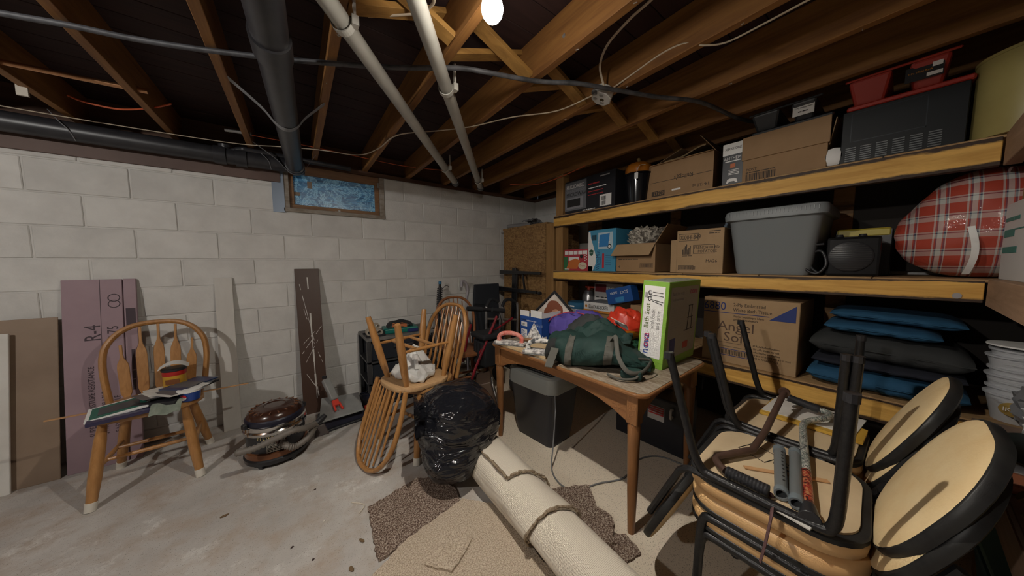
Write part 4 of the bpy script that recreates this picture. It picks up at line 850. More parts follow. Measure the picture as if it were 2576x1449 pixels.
MB().prism(rrect(1.15, .72, .05, 6), TZ-.003, TZ).build('table_top', worn(), tb_)
def apron(L, M_):      # arched lower edge that sweeps down into the legs
    pts = [(-L/2, TZ-.024), (L/2, TZ-.024), (L/2, TZ-.165)]
    for i in range(13):
        u = 1-2*i/12; pts.append((u*(L/2-.02), TZ-.165+.085*(1-abs(u)**3.2)))
    pts.append((-L/2, TZ-.165))
    return MB().prism([(x, z) for x, z in pts], -.011, .011, M_)
for (y_,) in ((-.325,), (.325,)): apron(1.02, frame((0, y_, 0), (1, 0, 0), (0, 0, 1))).build('apron', m_twx, tb_, bevel=.002)
for (x_,) in ((-.515,), (.515,)): apron(.62, frame((x_, 0, 0), (0, 1, 0), (0, 0, 1))).build('apron', m_twx, tb_, bevel=.002)
for sx_ in (-1, 1):
    for sy_ in (-1, 1):
        x_, y_ = sx_*.515, sy_*.325
        rg = [[(x_+a*w_, y_+b2*w_, z) for a, b2 in ((-1, -1), (1, -1), (1, 1), (-1, 1))] for z, w_ in ((TZ-.024, .027), (TZ-.16, .027))]
        l = MB().tube([(x_, y_, TZ-.155), (x_, y_, TZ-.17), (x_, y_, .45), (x_, y_, .2), (x_, y_, 0)], [.022, .029, .027, .0225, .016], 14).build('leg', m_tw, tb_, smooth=True)
        MB().rings(rg).build('leg_block', m_tw, l, bevel=.004)
# --- things on the table
m_plast = mat('plaster_crust', (.62, .60, .57), .9, var=(.22, .21, .205), scale=38, lo=.45, hi=.58, bump=.6, bscale=120)
m_ply = wood('plywood_face', (.50, .36, .20), (.60, .46, .28), .6, (1.4, 8, 8), 3)
q = [hit('Z', TZ+.001, *p) for p in ((1254, 868), (1372, 904), (1416, 881), (1345, 853), )]
cc = sum(q, V())/4
tag(MB().prism([((p-cc).x, (p-cc).y) for p in q], 0, .014).build('plywood_offcut', m_ply, M=MX.Translation((cc.x, cc.y, TZ+.001))), 'pale plywood offcut on the left end of the table', 'board')
PZ = TZ+.0155
def float_tool(label, px, rz, handle_m, crust):
    p = hit('Z', PZ, *px); t = thing('plaster_float', label, 'float', (p.x, p.y, PZ), rz)
    MB().bx(-.12, .12, -.045, .045, 0, .003).build('blade', m_metal, t)
    MB().bx(-.115, .115, -.04, .04, .003, .022).build('crusted_backing', crust, t, bevel=.006)
    pts = smoothpts([(-.085, 0, .02), (-.085, 0, .05), (-.055, 0, .072), (0, 0, .080), (.055, 0, .072), (.085, 0, .05), (.085, 0, .02)], 5)
    MB().tube(pts, .0155, 12).build('handle', handle_m, t, smooth=True)
    for x in (-.085, .085): MB().box((x, 0, .022), (.03, .032, .02)).build('handle_foot', handle_m, t, bevel=.004)
float_tool('plaster float with a red loop handle on the plywood offcut', (1284, 866), R(-62), mat('float_red', (.55, .07, .045), .5, var=(.65, .30, .25), scale=30), m_plast)
float_tool('plaster float with a dark white-crusted handle on the plywood offcut', (1362, 889), R(-58), mat('crusty_handle', (.05, .055, .06), .6, var=(.6, .58, .55), scale=26, lo=.48, hi=.56), m_plast)
# copier paper box
t = thing('paper_box', 'open blue and white copy paper box on the table', 'box', (1.40, 1.505, TZ+.001), R(4))
m_bx = mat('box_blue', (.012, .06, .25), .45); m_wb = mat('box_white', (.62, .61, .60), .5)
bw, bd, bh = .30, .225, .235
MB().bx(0, bw, 0, .004, 0, bh-.05).bx(0, bw, bd-.004, bd, 0, bh-.05).bx(0, .004, 0, bd, 0, bh-.05).bx(bw-.004, bw, 0, bd, 0, bh-.05).bx(0, bw, 0, bd, 0, .004).build('body', m_bx, t)
MB().bx(0, bw, .0, .004, bh-.05, bh-.015).bx(0, .004, 0, bd*.5, bh-.05, bh).bx(0, .004, bd*.58, bd, bh-.05, bh-.01).bx(bw-.004, bw, 0, bd, bh-.05, bh-.02).build('torn_rim', m_wb, t)
LFm = lambda y, z: frame((-.0012, y, z), (0, -1, 0), (0, 0, 1))
for (s_, sz, y, z, m_) in (('STAPLES', .017, .215, .15, m_ink), ('multipurpose paper', .015, .155, .15, m_wb), ('8.5 x 11', .026, .065, .12, m_wb), ('500', .02, .20, .115, m_ink), ('96', .03, .20, .06, m_bx), ('20', .03, .20, .025, m_bx)):
    if s_ in ('500', '96', '20'): MB().bx(-.001, -.0002, .15, .212, z-.008, z+.024).build('white_patch', m_wb, t)
    text(s_, sz, m_, t, LFm(y, z) if s_ not in ('500', '96', '20') else frame((-.0024, y, z), (0, -1, 0), (0, 0, 1)), sx=.85)
text('STAPLES', .03, m_ink, t, FR(.06, .15), sx=.9)
MB().bx(.01, .05, -.001, -.0002, .0, .05).build('white_patch', m_wb, t); text('20', .03, m_bx, t, FR(.013, .012, -.001))
# framed portrait and papers sticking out of the box
pl_, pt_, pr_ = hit('X', 1.52, 1334, 758), hit('X', 1.60, 1396, 730), hit('X', 1.64, 1442, 783)
t = thing('framed_portrait', 'black-framed portrait photo tilted in the paper box', 'picture', (0, 0, 0))
_x = (pr_-pt_).normalized(); _z = (pt_-pl_); _z = (_z-_x*_z.dot(_x)).normalized(); _y = _z.cross(_x)
t.matrix_world = MX(((_x.x, _y.x, _z.x, 0), (_x.y, _y.y, _z.y, 0), (_x.z, _y.z, _z.z, 0), (0, 0, 0, 1)))
fw, fh = (pr_-pt_).length, max(.16, (pt_-pl_).length)
_c = pt_+_x*fw/2-_z*fh; t.matrix_world = MX.Translation(_c) @ t.matrix_world

for (a_, b2, c_, d_) in ((0, fw, 0, .018), (0, fw, fh-.018, fh), (0, .018, .018, fh-.018), (fw-.018, fw, .018, fh-.018)): MB().bx(a_-fw/2, b2-fw/2, -.012, .008, c_, d_).build('frame_rail', m_blk, t, bevel=.003)
MB().bx(-fw/2+.015, fw/2-.015, -.004, .004, .015, fh-.015).build('print', mat('photo_print', (.42, .36, .31), .25, var=(.56, .52, .48), scale=7), t)
def blob(cx_, cz_, rx, rz_, y, k=.12, n=26, a=0): return [(cx_+rx*cos(2*pi*i/n)*(1+k*sin(5*2*pi*i/n+a)), cz_+rz_*sin(2*pi*i/n)*(1+k*sin(3*2*pi*i/n+a))) for i in range(n)]
Mp = lambda y: frame((0, y, 0), (1, 0, 0), (0, 0, 1))
MB().prism(blob(.0, fh*.5, fw*.33, fh*.36, 0), 0, .0006, Mp(-.0042)).build('hair_shape', mat('auburn_print', (.17, .05, .025), .3), t)
MB().prism(blob(.02, fh*.47, fw*.12, fh*.17, 0, .03), 0, .0006, Mp(-.0050)).build('face_shape', mat('skin_print', (.40, .20, .13), .3), t)
for i in range(4):
    o = MB().bx(-.075, .075, 0, .002, 0, .26).build('loose_paper', m_paper, M=MX.Translation((1.60+.014*i, 1.60+.012*i, TZ+.012)) @ MX.Rotation(R(-60+3*i), 4, 'Z') @ MX.Rotation(R(-14+3*i), 4, 'X'))
    tag(o, ('front', 'second', 'third', 'rear')[i]+' loose sheet standing in the paper box behind the portrait', 'paper', 'sheets in the paper box')
# putty knife crusted white, leaning on the box
p = hit('Z', PZ, 1345, 862)
t = thing('plaster_trowel', 'white-crusted triangular trowel leaning against the paper box', 'trowel', (p.x, p.y, PZ), rot=(R(-24), 0, R(-52)))
MB().prism([(-.075, 0), (.075, 0), (.01, .15), (-.012, .15)], -.002, .002, frame((0, 0, .002), (1, 0, 0), (0, 0, 1))).build('blade', m_plast, t)
MB().tube([(.03, -.02, .012), (-.09, -.03, .014)], .011, 10).build('handle', mat('trowel_handle', (.26, .12, .05), .6), t, smooth=True)
# wicker basket with the purple bag on it
p = hit('Z', TZ, 1418, 872)
t = thing('wicker_basket', 'dark wicker basket under the purple bag on the table', 'basket', (1.60, 1.36, TZ+.001), R(-88))
m_wick = mat('wicker', (.07, .033, .018), .6, var=(.12, .06, .03), scale=30)
for k in range(9):
    z = .008+k*.0125; rr2 = rrect(.30+k*.004, .22+k*.004, .05, 4)
    MB().tube([(x, y, z+.002*sin(i*2.2+k*pi)) for i, (x, y) in enumerate(rr2+rr2[:1])], .0068, 6).build('weave_row', m_wick, t, smooth=True)
MB().prism(rrect(.29, .21, .05, 4), .0, .006).build('basket_floor', m_wick, t)
t = thing('purple_bag', 'slumped purple work bag with red piping on the wicker basket', 'bag', (1.585, 1.36, TZ+.115), R(-80))
m_pur = mat('purple_canvas', (.055, .035, .22), .8, var=(.09, .065, .30), scale=6, bump=.4, bscale=30)
def pbag(u, v):
    q_ = u*2*pi; p_ = v*pi*.5; r_ = cos(p_)**.45
    x = .20*cos(q_)*r_*(1+.10*sin(3*q_+1)+.05*sin(7*q_)); y = .135*sin(q_)*r_*(1+.12*sin(2*q_))
    z = .115*sin(p_)**.8+.018*lump(x*3, y*3, v, 1.7)+.02*cos(q_)-.035*(1-v)**2*max(0, -sin(q_))
    return (x, y, max(z, -.035))
MB().grid(pbag, 56, 18).build('bag_body', m_pur, t, smooth=True, ang=70)
MB().tube(smoothpts([(-.18, -.08, .03), (-.12, -.10, .085), (-.02, -.07, .125), (.09, -.05, .12), (.17, -.02, .08)], 8), .0035, 6).build('red_piping', mat('red_piping', (.42, .03, .05), .6), t, smooth=True)
MB().grid(lambda u, v: (-.10+.15*u+.02*v, -.115-.02*v+.01*sin(u*5), .085-.07*v+.01*sin(u*8+v*3)), 8, 6, .004).build('front_pocket', m_pur, t, smooth=True)
MB().grid(lambda u, v: (.02+.06*u, -.06-.02*v, .125-.02*v+.01*sin(u*6)), 6, 4, .004).build('flap', m_pur, t, smooth=True)
# green duffel bag
t = thing('duffel_bag', 'dark green duffel bag with grey straps slumped over the table edge', 'bag', (1.38, 1.03, TZ+.002), R(-66))
m_grn = mat('green_canvas', (.004, .024, .020), .75, var=(.007, .036, .030), scale=5, bump=.35, bscale=40)
m_dgrey = mat('charcoal_canvas', (.022, .024, .024), .8, bump=.3, bscale=40)
m_str = mat('grey_strap_web', (.085, .082, .07), .8)
def duff(u, v):
    x = -.29+.58*u; q_ = v*2*pi
    env = (sin(pi*min(1, max(0, u*.96+.02)))**.38)
    ry, rz_ = .165*env, (.085+.03*sin(u*5+.6))*env
    y = ry*math.copysign(abs(cos(q_))**.8, cos(q_)); z = .09*env+rz_*math.copysign(abs(sin(q_))**.8, sin(q_))
    z += .022*lump(u*2.5, v*3, .2, 1.2)*max(0, sin(q_)); y += .016*lump(u*3, v*2, .6, 1.1)
    if sin(q_) > .2: z += .035*sin(u*11+1)*(sin(q_)-.2)
    return (x, y, max(z, .003))
MB().grid(duff, 56, 40).build('bag_body', m_grn, t, smooth=True, ang=80)
def flapf(u, v): return (-.20+.38*u, .00+.12*v-.02*sin(u*4), .135+(.15*sin(v*2.2))*(.15+.85*sin(min(pi, .1+u*3.0))**2)*(.4+.6*u)+.02*lump(u*2, v*2, .1, 1.4))
MB().grid(flapf, 24, 14, .006).build('open_flap', m_grn, t, smooth=True, ang=70)
MB().grid(lambda u, v: (-.20+.26*u, .05+.11*v, .14+.12*sin(v*2.4)*(.3+.7*sin(u*3.0))+.015*lump(u*2, v*2, .7, 1.6)), 20, 12, .006).build('rear_flap', m_dgrey, t, smooth=True, ang=70)
def onbag(u, v, k=1.03): p = V(duff(u, v)); return V((p.x, p.y*k, .09+(p.z-.09)*k+.002))
MB().grid(lambda a_, b2: onbag(.02+.14*a_, .36+.40*b2, 1.02), 8, 12).build('end_panel', m_dgrey, t, smooth=True, ang=80)
for uu in (.30, .66): MB().grid(lambda a_, b2: onbag(uu+.035*(b2-.5)*2+.012*sin(a_*5), .30+.36*a_), 20, 2, .002).build('strap', m_str, t, smooth=True, ang=80)
MB().tube(smoothpts([onbag(.66, .34), (.12, -.10, .19), (.15, -.18, .11), (.20, -.205, .05), (.26, -.16, .045), (.29, -.08, .08), onbag(.9, .3)], 8), .011, 8, flat=.35).build('carry_handle', m_str, t, smooth=True)
MB().grid(lambda u, v: (-.215+.045*u-.02*v, -.150-.05*v, .10-.095*v), 3, 8, .004).build('loose_strap', m_str, t)
MB().tube(smoothpts([(.10, -.185, .016), (.16, -.215, .012), (.23, -.20, .02), (.25, -.15, .04)]), .006, 8).build('side_loop', m_str, t, smooth=True)
MB().bx(.16, .26, -.185, -.12, .0, .05).build('side_pocket', m_grn, t, bevel=.015, seg=2)
tag(MB().grid(lambda u, v: ((u-.5)*.07, (v-.5)*.10, .012*sin(u*3)+.03*v), 6, 6, .002).build('paper_slip', m_paper, M=MX.Translation((1.55, 1.00, TZ+.20)) @ MX.Rotation(R(40), 4, 'Y')), 'white paper slip poking out of the green duffel bag', 'paper')
# red and yellow plastic bag, blue boxes behind
t = thing('plastic_bag', 'red and orange plastic bag between duffel bag and green box', 'bag', (1.72, 1.06, TZ+.08), R(-80))
m_rb = mat('red_bag', (.50, .035, .015), .35, bump=.9, bscale=18); m_ob = mat('orange_bag', (.65, .22, .02), .35, bump=.9, bscale=18)
def rbag(u, v):
    q_ = u*2*pi; p_ = v*pi; s_ = sin(p_)**.7; x, y, z = .115*cos(q_)*s_, .10*sin(q_)*s_, .10*(1-cos(p_))
    k = 1+.12*lump(x*5, y*5, z*5, 1.6); return (x*k, y*k, z*k*.98)
MB().grid(lambda u, v: rbag(u, .42+.58*v), 32, 12).build('upper_bag', m_rb, t, smooth=True, ang=60)
MB().grid(lambda u, v: rbag(u, .42*v), 32, 10).build('lower_bag', m_ob, t, smooth=True, ang=60)
MB().bx(-.10, .10, -.08, .08, -.078, .012).build('contents', mat('green_tag', (.02, .09, .05), .5), t, bevel=.02)
# tall green bath seat box
t = thing('bath_seat_box', 'tall lime green bath seat carton standing on the table', 'box', (1.56, .812, TZ+.001), rot=(0, R(3.0), R(-88)))
m_lime = mat('lime_card', (.22, .42, .055), .5); m_kh = mat('box_top_print', (.42, .43, .38), .5, var=(.2, .22, .18), scale=40)
bw, bd, bh = .140, .43, .475
MB().bx(-bw/2, bw/2, 0, bd, 0, bh).build('carton', m_lime, t, bevel=.002)
MB().bx(-bw/2+.004, bw/2-.004, .004, bd-.004, bh, bh+.0015).build('top_print', m_kh, t)
MB().bx(-bw/2+.012, bw/2-.018, -.0015, 0, .055, bh-.025).build('front_label', m_wht, t)
g_ = mat('grey_print', (.32, .31, .31), .5)
text('nova', .058, mat('nova_blue', (.05, .09, .35), .5), t, frame((-.012, -.0025, .07), (0, 0, 1), (-1, 0, 0)))
text('ova', .058, mat('nova_red', (.45, .03, .12), .5), t, frame((-.012, -.0032, .108), (0, 0, 1), (-1, 0, 0)))
text('Bath Seat', .036, mat('label_green', (.13, .17, .05), .5), t, frame((-.022, -.0025, .215), (0, 0, 1), (-1, 0, 0)))
text('with back', .028, g_, t, frame((.008, -.0025, .215), (0, 0, 1), (-1, 0, 0))); text('and arms', .028, g_, t, frame((.036, -.0025, .215), (0, 0, 1), (-1, 0, 0)))
def seat_icon(ox, oz, sc, y, par, plane='f'):
    g = MB(); pl = lambda a, b2: (ox+a*sc, y, oz+b2*sc) if plane == 'f' else (y, ox+a*sc, oz+b2*sc)
    for (a, b2) in (((-.3, .0), (.55, -.12)), ((-.3, .35), (.55, .28)), ((-.2, -.1), (.5, -.3)), ((-.2, .55), (.5, .52))): g.tube([pl(*a), pl(*b2)], .0016, 6)
    g.tube(smoothpts([pl(-.3, .0), pl(-.45, -.1), pl(-.5, .15), pl(-.3, .2)]), .0022, 6); g.tube(smoothpts([pl(-.3, .4), pl(-.45, .35), pl(-.5, .6), pl(-.3, .62)]), .0022, 6)
    g.build('seat_drawing', m_ink, par)
    h_ = MB(); a, b2 = pl(-.42, .05), pl(-.25, .5); c_, d_ = pl(-.75, .1), pl(-.55, .5)
    for (p0, p1) in ((a, b2), (c_, d_)): h_.hexa([(min(p0[0], p1[0]), y-.001, min(p0[2], p1[2])), (max(p0[0], p1[0]), y-.001, min(p0[2], p1[2])), (max(p0[0], p1[0]), y, min(p0[2], p1[2])), (min(p0[0], p1[0]), y, min(p0[2], p1[2])), (min(p0[0], p1[0]), y-.001, max(p0[2], p1[2])), (max(p0[0], p1[0]), y-.001, max(p0[2], p1[2])), (max(p0[0], p1[0]), y, max(p0[2], p1[2])), (min(p0[0], p1[0]), y, max(p0[2], p1[2]))])
    h_.build('seat_print', g_, par)
seat_icon(.005, .375, .075, -.003, t)
# right face print
RFm = lambda y, z: frame((bw/2+.0012, y, z), (0, 1, 0), (0, 0, 1))
MB().bx(bw/2, bw/2+.0008, .03, bd-.02, .05, bh-.03).build('side_label', mat('side_label_print', (.34, .33, .30), .5), t)
text('Bath Seat with', .026, g_, t, RFm(.05, .40)); text('back and arms', .026, g_, t, RFm(.05, .37)); text('nova', .05, MATS['nova_red'], t, RFm(.28, .40))
for i in range(9): MB().bx(bw/2, bw/2+.0014, .06, .06+.10+.03*((i*7) % 3), .33-.014*i, .333-.014*i).build('text_line', g_, t)
MB().bx(bw/2, bw/2+.0016, .06, .13, .08, .16).build('blue_photo', mat('photo_blue', (.03, .05, .22), .5), t)
MB().bx(bw/2, bw/2+.0016, .24, .31, .08, .12).build('red_photo', mat('photo_red', (.4, .03, .02), .5), t)
g = MB()
for (a, b2) in (((.28, .19), (.29, .33)), ((.34, .19), (.33, .33)), ((.27, .26), (.35, .26)), ((.28, .33), (.34, .33)), ((.24, .185), (.37, .19))): g.tube([(bw/2+.001, a[0], a[1]), (bw/2+.001, b2[0], b2[1])], .002, 6)
g.build('seat_drawing', m_ink, t)
# ================================================================ UNDER THE TABLE
t = thing('paper_shredder', 'black bin with a silver slotted shredder head under the table', 'shredder', (1.47, 1.56, 0), R(-84))
m_sil = mat('silver_plastic', (.34, .36, .34), .35); m_bb = mat('black_bin', (.012, .014, .022), .3)
def rr_ring(w, d, r_, z, n=4): return [(x, y, z) for x, y in rrect(w, d, r_, n)]
MB().rings([rr_ring(.34, .24, .04, 0), rr_ring(.37, .27, .045, .10), rr_ring(.42, .32, .05, .385), rr_ring(.44, .34, .05, .40)]).build('bin', m_bb, t, smooth=True)
MB().rings([rr_ring(.44, .335, .06, .395), rr_ring(.455, .35, .065, .41), rr_ring(.445, .34, .065, .50), rr_ring(.41, .31, .05, .512)]).build('head', m_sil, t, smooth=True)
MB().prism(rrect(.36, .255, .03, 4), .5125, .516).build('slot_panel', m_dark, t)
for i in range(22): MB().box((-.165+i*.0157, 0, .519), (.004, .24, .006)).build('slot_bar', mat('slot_bar', (.11, .10, .095), .4), t)
for i in range(6): MB().box((0, -.11+i*.044, .5185), (.35, .004, .005)).build('slot_bar', MATS['slot_bar'], t)
cable('thin grey power cord looping on the floor from the shredder', [(1.355, 1.33, .40), (1.33, 1.30, .30), (1.27, 1.26, .12), (1.22, 1.22, .012), (1.18, 1.10, .006), (1.23, 1.02, .006), (1.36, .98, .006), (1.5, .92, .006), (1.62, .93, .006), (1.75, .95, .006), (1.88, .88, .006), (1.93, .70, .006), (2.05, .62, .006)], .0045, mat('grey_cord', (.16, .16, .165), .5), cat='cord', name='power_cord')
t = thing('battery_box', 'black plastic box with red label behind the table legs', 'box', (2.07, 1.02, 0), R(-86))
MB().bx(-.24, .24, -.12, .10, 0, .36).build('case', mat('dark_box', (.012, .013, .018), .4), t, bevel=.012, seg=2)
MB().bx(-.0, .11, -.122, -.12, .20, .30).build('label_plate', mat('label_white', (.4, .38, .36), .5), t)
for i in range(4): MB().bx(.005, .105, -.124, -.122, .24+i*.015, .249+i*.015).build('red_line', mat('label_red', (.42, .02, .02), .5), t)
MB().tube(smoothpts([(.16, -.12, .31), (.16, -.15, .31), (.16, -.15, .26), (.16, -.12, .26)]), .008, 8).build('side_handle', m_wht, t, smooth=True)
gtext = lambda *a, **k: text(*a, greek=True, **k)
# ================================================================ LUMBER SHELVES
SX = 2.22; S1, S2, S3 = .62, 1.20, 1.76; SY0, SY1 = -.205, 2.215
m_lum = wood('shelf_lumber', (.52, .27, .05), (.78, .46, .115), .6, (9, .8, 9), 3, dark=(.04, .02, .010), darklo=.64, darkhi=.76, edge=.5)
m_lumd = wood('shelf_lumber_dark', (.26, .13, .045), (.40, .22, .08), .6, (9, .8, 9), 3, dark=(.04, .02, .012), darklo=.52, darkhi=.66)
m_deck = wood('shelf_deck', (.30, .17, .075), (.42, .27, .13), .7, (9, .8, 9), 3)
m_post = wood('post_lumber', (.24, .125, .042), (.34, .19, .07), .65, (10, 10, .8), 3, dark=(.07, .035, .02), darklo=.62, darkhi=.7)
sh = thing('lumber_shelves', 'three-level shelves built of rough lumber along the right wall', 'shelf', (SX, 1.0, 0))
def sbx(x0, x1, y0, y1, z0, z1, nm, m, bev=.002): return MB().bx(x0-SX, x1-SX, y0-1.0, y1-1.0, z0, z1).build(nm, m, sh, bevel=bev)
for (z, h, m_) in ((S3, .118, m_lum), (S2, .097, m_lum), (S1, .12, m_lum)):
    sbx(SX, SX+.038, SY0, SY1, z-.008-h+.010, z-.008+.002, 'front_beam', m_)
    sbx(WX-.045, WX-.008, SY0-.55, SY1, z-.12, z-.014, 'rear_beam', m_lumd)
    ys = SY0-.56; k = 0
    w_ = (SY1-ys)/7
    while ys < SY1-.02: sbx(SX+.001, WX-.007, ys, min(ys+w_-.004, SY1), z-.012, z, 'deck_board', m_deck); ys += w_
# front posts stand between the levels, left end
for (z0, z1) in ((0, S1-.13), (S1, S2-.106), (S2, S3-.118), (S3, JZ-.006)): sbx(SX+.008, SX+.097, 2.095, 2.19, z0+.001, z1-.001, 'post', m_post, .003)
sbx(SX+.04, SX+.13, -.19, -.10, .0, S1-.13, 'post', m_post, .003)
for y in (.9,): sbx(SX+.04, SX+.078, y, y+.089, 0, S1-.13, 'post', m_post, .003)
for y in (2.1, 1.2, .2): sbx(WX-.060, WX-.047, y, y+.089, 0, JZ-.006, 'rear_post', m_lumd, .002)
for (z0, z1) in ((.02, S1-.02), (S1+.02, S2-.02), (S2+.02, S3-.02), (S3+.02, JZ-.03)): sbx(WX-.0455, WX-.0335, SY0-.5, 2.03, z0, z1, 'back_panel', mat('shade_back_panel', (.020, .015, .012), .8))  # near-black sheets added behind each level, standing in for the deep shade there
MB().lathe([(.012, 0), (.012, .004), (.006, .004)], 14, frame((0-.004, -.145-1.0, S2-.07), (0, 1, 0), (0, 0, 1))).build('bolt', m_metal, sh)
# the shelves carry on round the corner, towards the camera
YL = -.21
sl = thing('corner_shelves', 'second run of shelves turning the corner at the right edge', 'shelf', (1.6, YL, 0))
def lbx(x0, x1, y0, y1, z0, z1, nm, m, bev=.002): return MB().bx(x0-1.6, x1-1.6, y0-YL, y1-YL, z0, z1).build(nm, m, sl, bevel=bev)
m_raw = wood('end_lumber', (.25, .15, .09), (.40, .25, .16), .75, (.8, 9, 9), 3)
for z, h in ((S3, .12), (S2, .105)):
    lbx(.55, SX-.002, YL-.038, YL, z-h, z+.002, 'front_beam', m_raw)
    lbx(.55, SX-.002, YL-.60, YL-.039, z-.014, z, 'deck_board', m_deck)
lbx(.55, SX-.002, YL-.60, YL-.002, .63-.03, .63, 'bench_top', mat('bench_top', (.16, .10, .075), .7, var=(.25, .17, .13), scale=6))
lbx(.55, SX-.002, YL-.038, YL, .63-.13, .63-.031, 'bench_rail', m_raw)
for x in (.58, 1.3, 2.1): lbx(x, x+.09, YL-.08, YL-.04, 0, .63-.13, 'post', m_post)
for x in (.58, 2.12): lbx(x, x+.04, YL-.09, YL-.04, S2+.001, S3-.121, 'post', m_post); lbx(x, x+.04, YL-.58, YL-.54, .631, S2-.015, 'post', m_post); lbx(x, x+.04, YL-.58, YL-.54, S3+.001, JZ-.006, 'post', m_post)
# --- chipboard cabinet at the far end
def osb():
    m, nt, b = nodes('strand_board'); N, Lk = nt.nodes, nt.links
    tc = N.new('ShaderNodeTexCoord'); cols = None; out = None
    for i, (rot, sc) in enumerate(((.5, (1, 75, 16)), (-.75, (1, 60, 13)), (1.45, (1, 80, 17)))):
        m0 = N.new('ShaderNodeMapping'); m0.inputs['Rotation'].default_value = (rot, 0, 0); Lk.new(tc.outputs['Object'], m0.inputs[0]); mp = N.new('ShaderNodeMapping'); mp.inputs['Scale'].default_value = sc; Lk.new(m0.outputs[0], mp.inputs[0])
        v = N.new('ShaderNodeTexVoronoi'); v.inputs['Scale'].default_value = 1.0; Lk.new(mp.outputs[0], v.inputs['Vector'])
        r = N.new('ShaderNodeValToRGB'); e = r.color_ramp.elements; e[0].color = (.17, .085, .03, 1); e[1].color = (.36, .21, .08, 1)
        sp_ = N.new('ShaderNodeSeparateColor'); Lk.new(v.outputs['Color'], sp_.inputs[0]); Lk.new(sp_.outputs[0], r.inputs[0])
        if out is None: out = r.outputs[0]
        else:
            mx = N.new('ShaderNodeMix'); mx.data_type = 'RGBA'; n = N.new('ShaderNodeTexNoise'); n.inputs['Scale'].default_value = 22+i*9; Lk.new(tc.outputs['Object'], n.inputs['Vector'])
            r2 = N.new('ShaderNodeValToRGB'); r2.color_ramp.elements[0].position = .48; r2.color_ramp.elements[1].position = .52; Lk.new(n.outputs['Fac'], r2.inputs[0]); Lk.new(r2.outputs[0], mx.inputs['Factor']); Lk.new(out, mx.inputs[6]); Lk.new(r.outputs[0], mx.inputs[7]); out = mx.outputs[2]
    Lk.new(out, b.inputs['Base Color']); b.inputs['Roughness'].default_value = .7; return m
m_osb = osb()
t = thing('chipboard_cabinet', 'tall cabinet faced with strand board in the corner', 'cabinet', (2.27, 2.735, 0))
MB().bx(-.03, -.018, -.38, .40, .02, 1.70).build('front_panel', m_osb, t)
MB().bx(-.03, .50, -.40, .418, 1.70, 1.72).build('top', m_osb, t)
MB().bx(-.03, .02, -.50, -.385, .0, 1.70).build('corner_post', m_post, t, bevel=.003)
MB().bx(-.017, .50, .40, .415, 0, 1.70).build('far_side', m_osb, t); MB().bx(.021, .50, -.40, -.385, 0, 1.70).build('near_side', m_osb, t)
MB().tube([(-.035, .40, 1.675), (-.035, .445, 1.675)], .006, 8).build('hinge_pin', m_metal, t)
t = thing('rolled_paper', 'grey rolled paper tube lying on the chipboard cabinet', 'roll', (2.30, 2.98, 1.721))
MB().tube([(-.02, .11, .028), (.08, -.22, .028)], .027, 16).build('roll', mat('grey_paper', (.22, .21, .21), .6), t, smooth=True)
tag(MB().grid(lambda u, v: ((u-.5)*.16, (v-.5)*.22, .03+.02*sin(u*5)+.012*lump(u*2, v*2, 0, 1.3)), 12, 12, .003).build('newspaper', mat('newsprint', (.25, .25, .26), .7, var=(.12, .12, .13), scale=22), M=MX.Translation((2.38, 2.73, 1.755))), 'crumpled grey newspaper on the chipboard cabinet', 'paper')
# ================================================================ THINGS ON THE SHELVES  (front faces look along -X; local x runs to the right)
m_card = mat('cardboard', (.28, .165, .078), .75, var=(.33, .20, .10), scale=5)
m_card2 = mat('cardboard_light', (.33, .21, .108), .75, var=(.38, .25, .135), scale=5)
m_cardin = mat('cardboard_inside', (.28, .17, .09), .8)
RZ = -pi/2
def spot(y, z, dx=.0): return (SX+.03+dx, y, z+.001)
def carton(name, label, yl, yr, z, h, d, m, dx=0.0, cat='box', open_=False, dz=0.0, rz=0.0):
    w = yl-yr; t = thing(name, label, cat, (SX+.03+dx, (yl+yr)/2, z+.001+dz), RZ+rz)
    if not open_: MB().bx(-w/2, w/2, 0, d, 0, h).build('carton', m, t, bevel=.003)
    else:
        k = .004
        for (nm, a) in (('front_wall', (-w/2, w/2, 0, k, 0, h)), ('back_wall', (-w/2, w/2, d-k, d, 0, h)), ('left_wall', (-w/2, -w/2+k, k, d-k, 0, h)), ('right_wall', (w/2-k, w/2, k, d-k, 0, h)), ('bottom', (-w/2, w/2, 0, d, 0, k))): MB().bx(*a).build(nm, m, t)
    return t, w
def bars(t, x, z, w, h, m, n=18, y=0.0, seed=1, name='barcode'):
    r_ = random.Random(seed); g = MB(); xx = x
    while xx < x+w:
        b_ = r_.choice((.3, .5, .9))*w/n; g.bx(xx, xx+b_, y-.0008, y, z, z+h); xx += b_+r_.choice((.4, .6))*w/n
    return g.build(name, m, t, kind='stuff')
def outline(t, x0, x1, z0, z1, m, th=.0025, y=0.0):
    MB().bx(x0, x1, y-.0008, y, z0, z0+th).bx(x0, x1, y-.0008, y, z1-th, z1).bx(x0, x0+th, y-.0008, y, z0, z1).bx(x1-th, x1, y-.0008, y, z0, z1).build('print_border', m, t)
m_pr = mat('carton_print', (.045, .03, .02), .7)
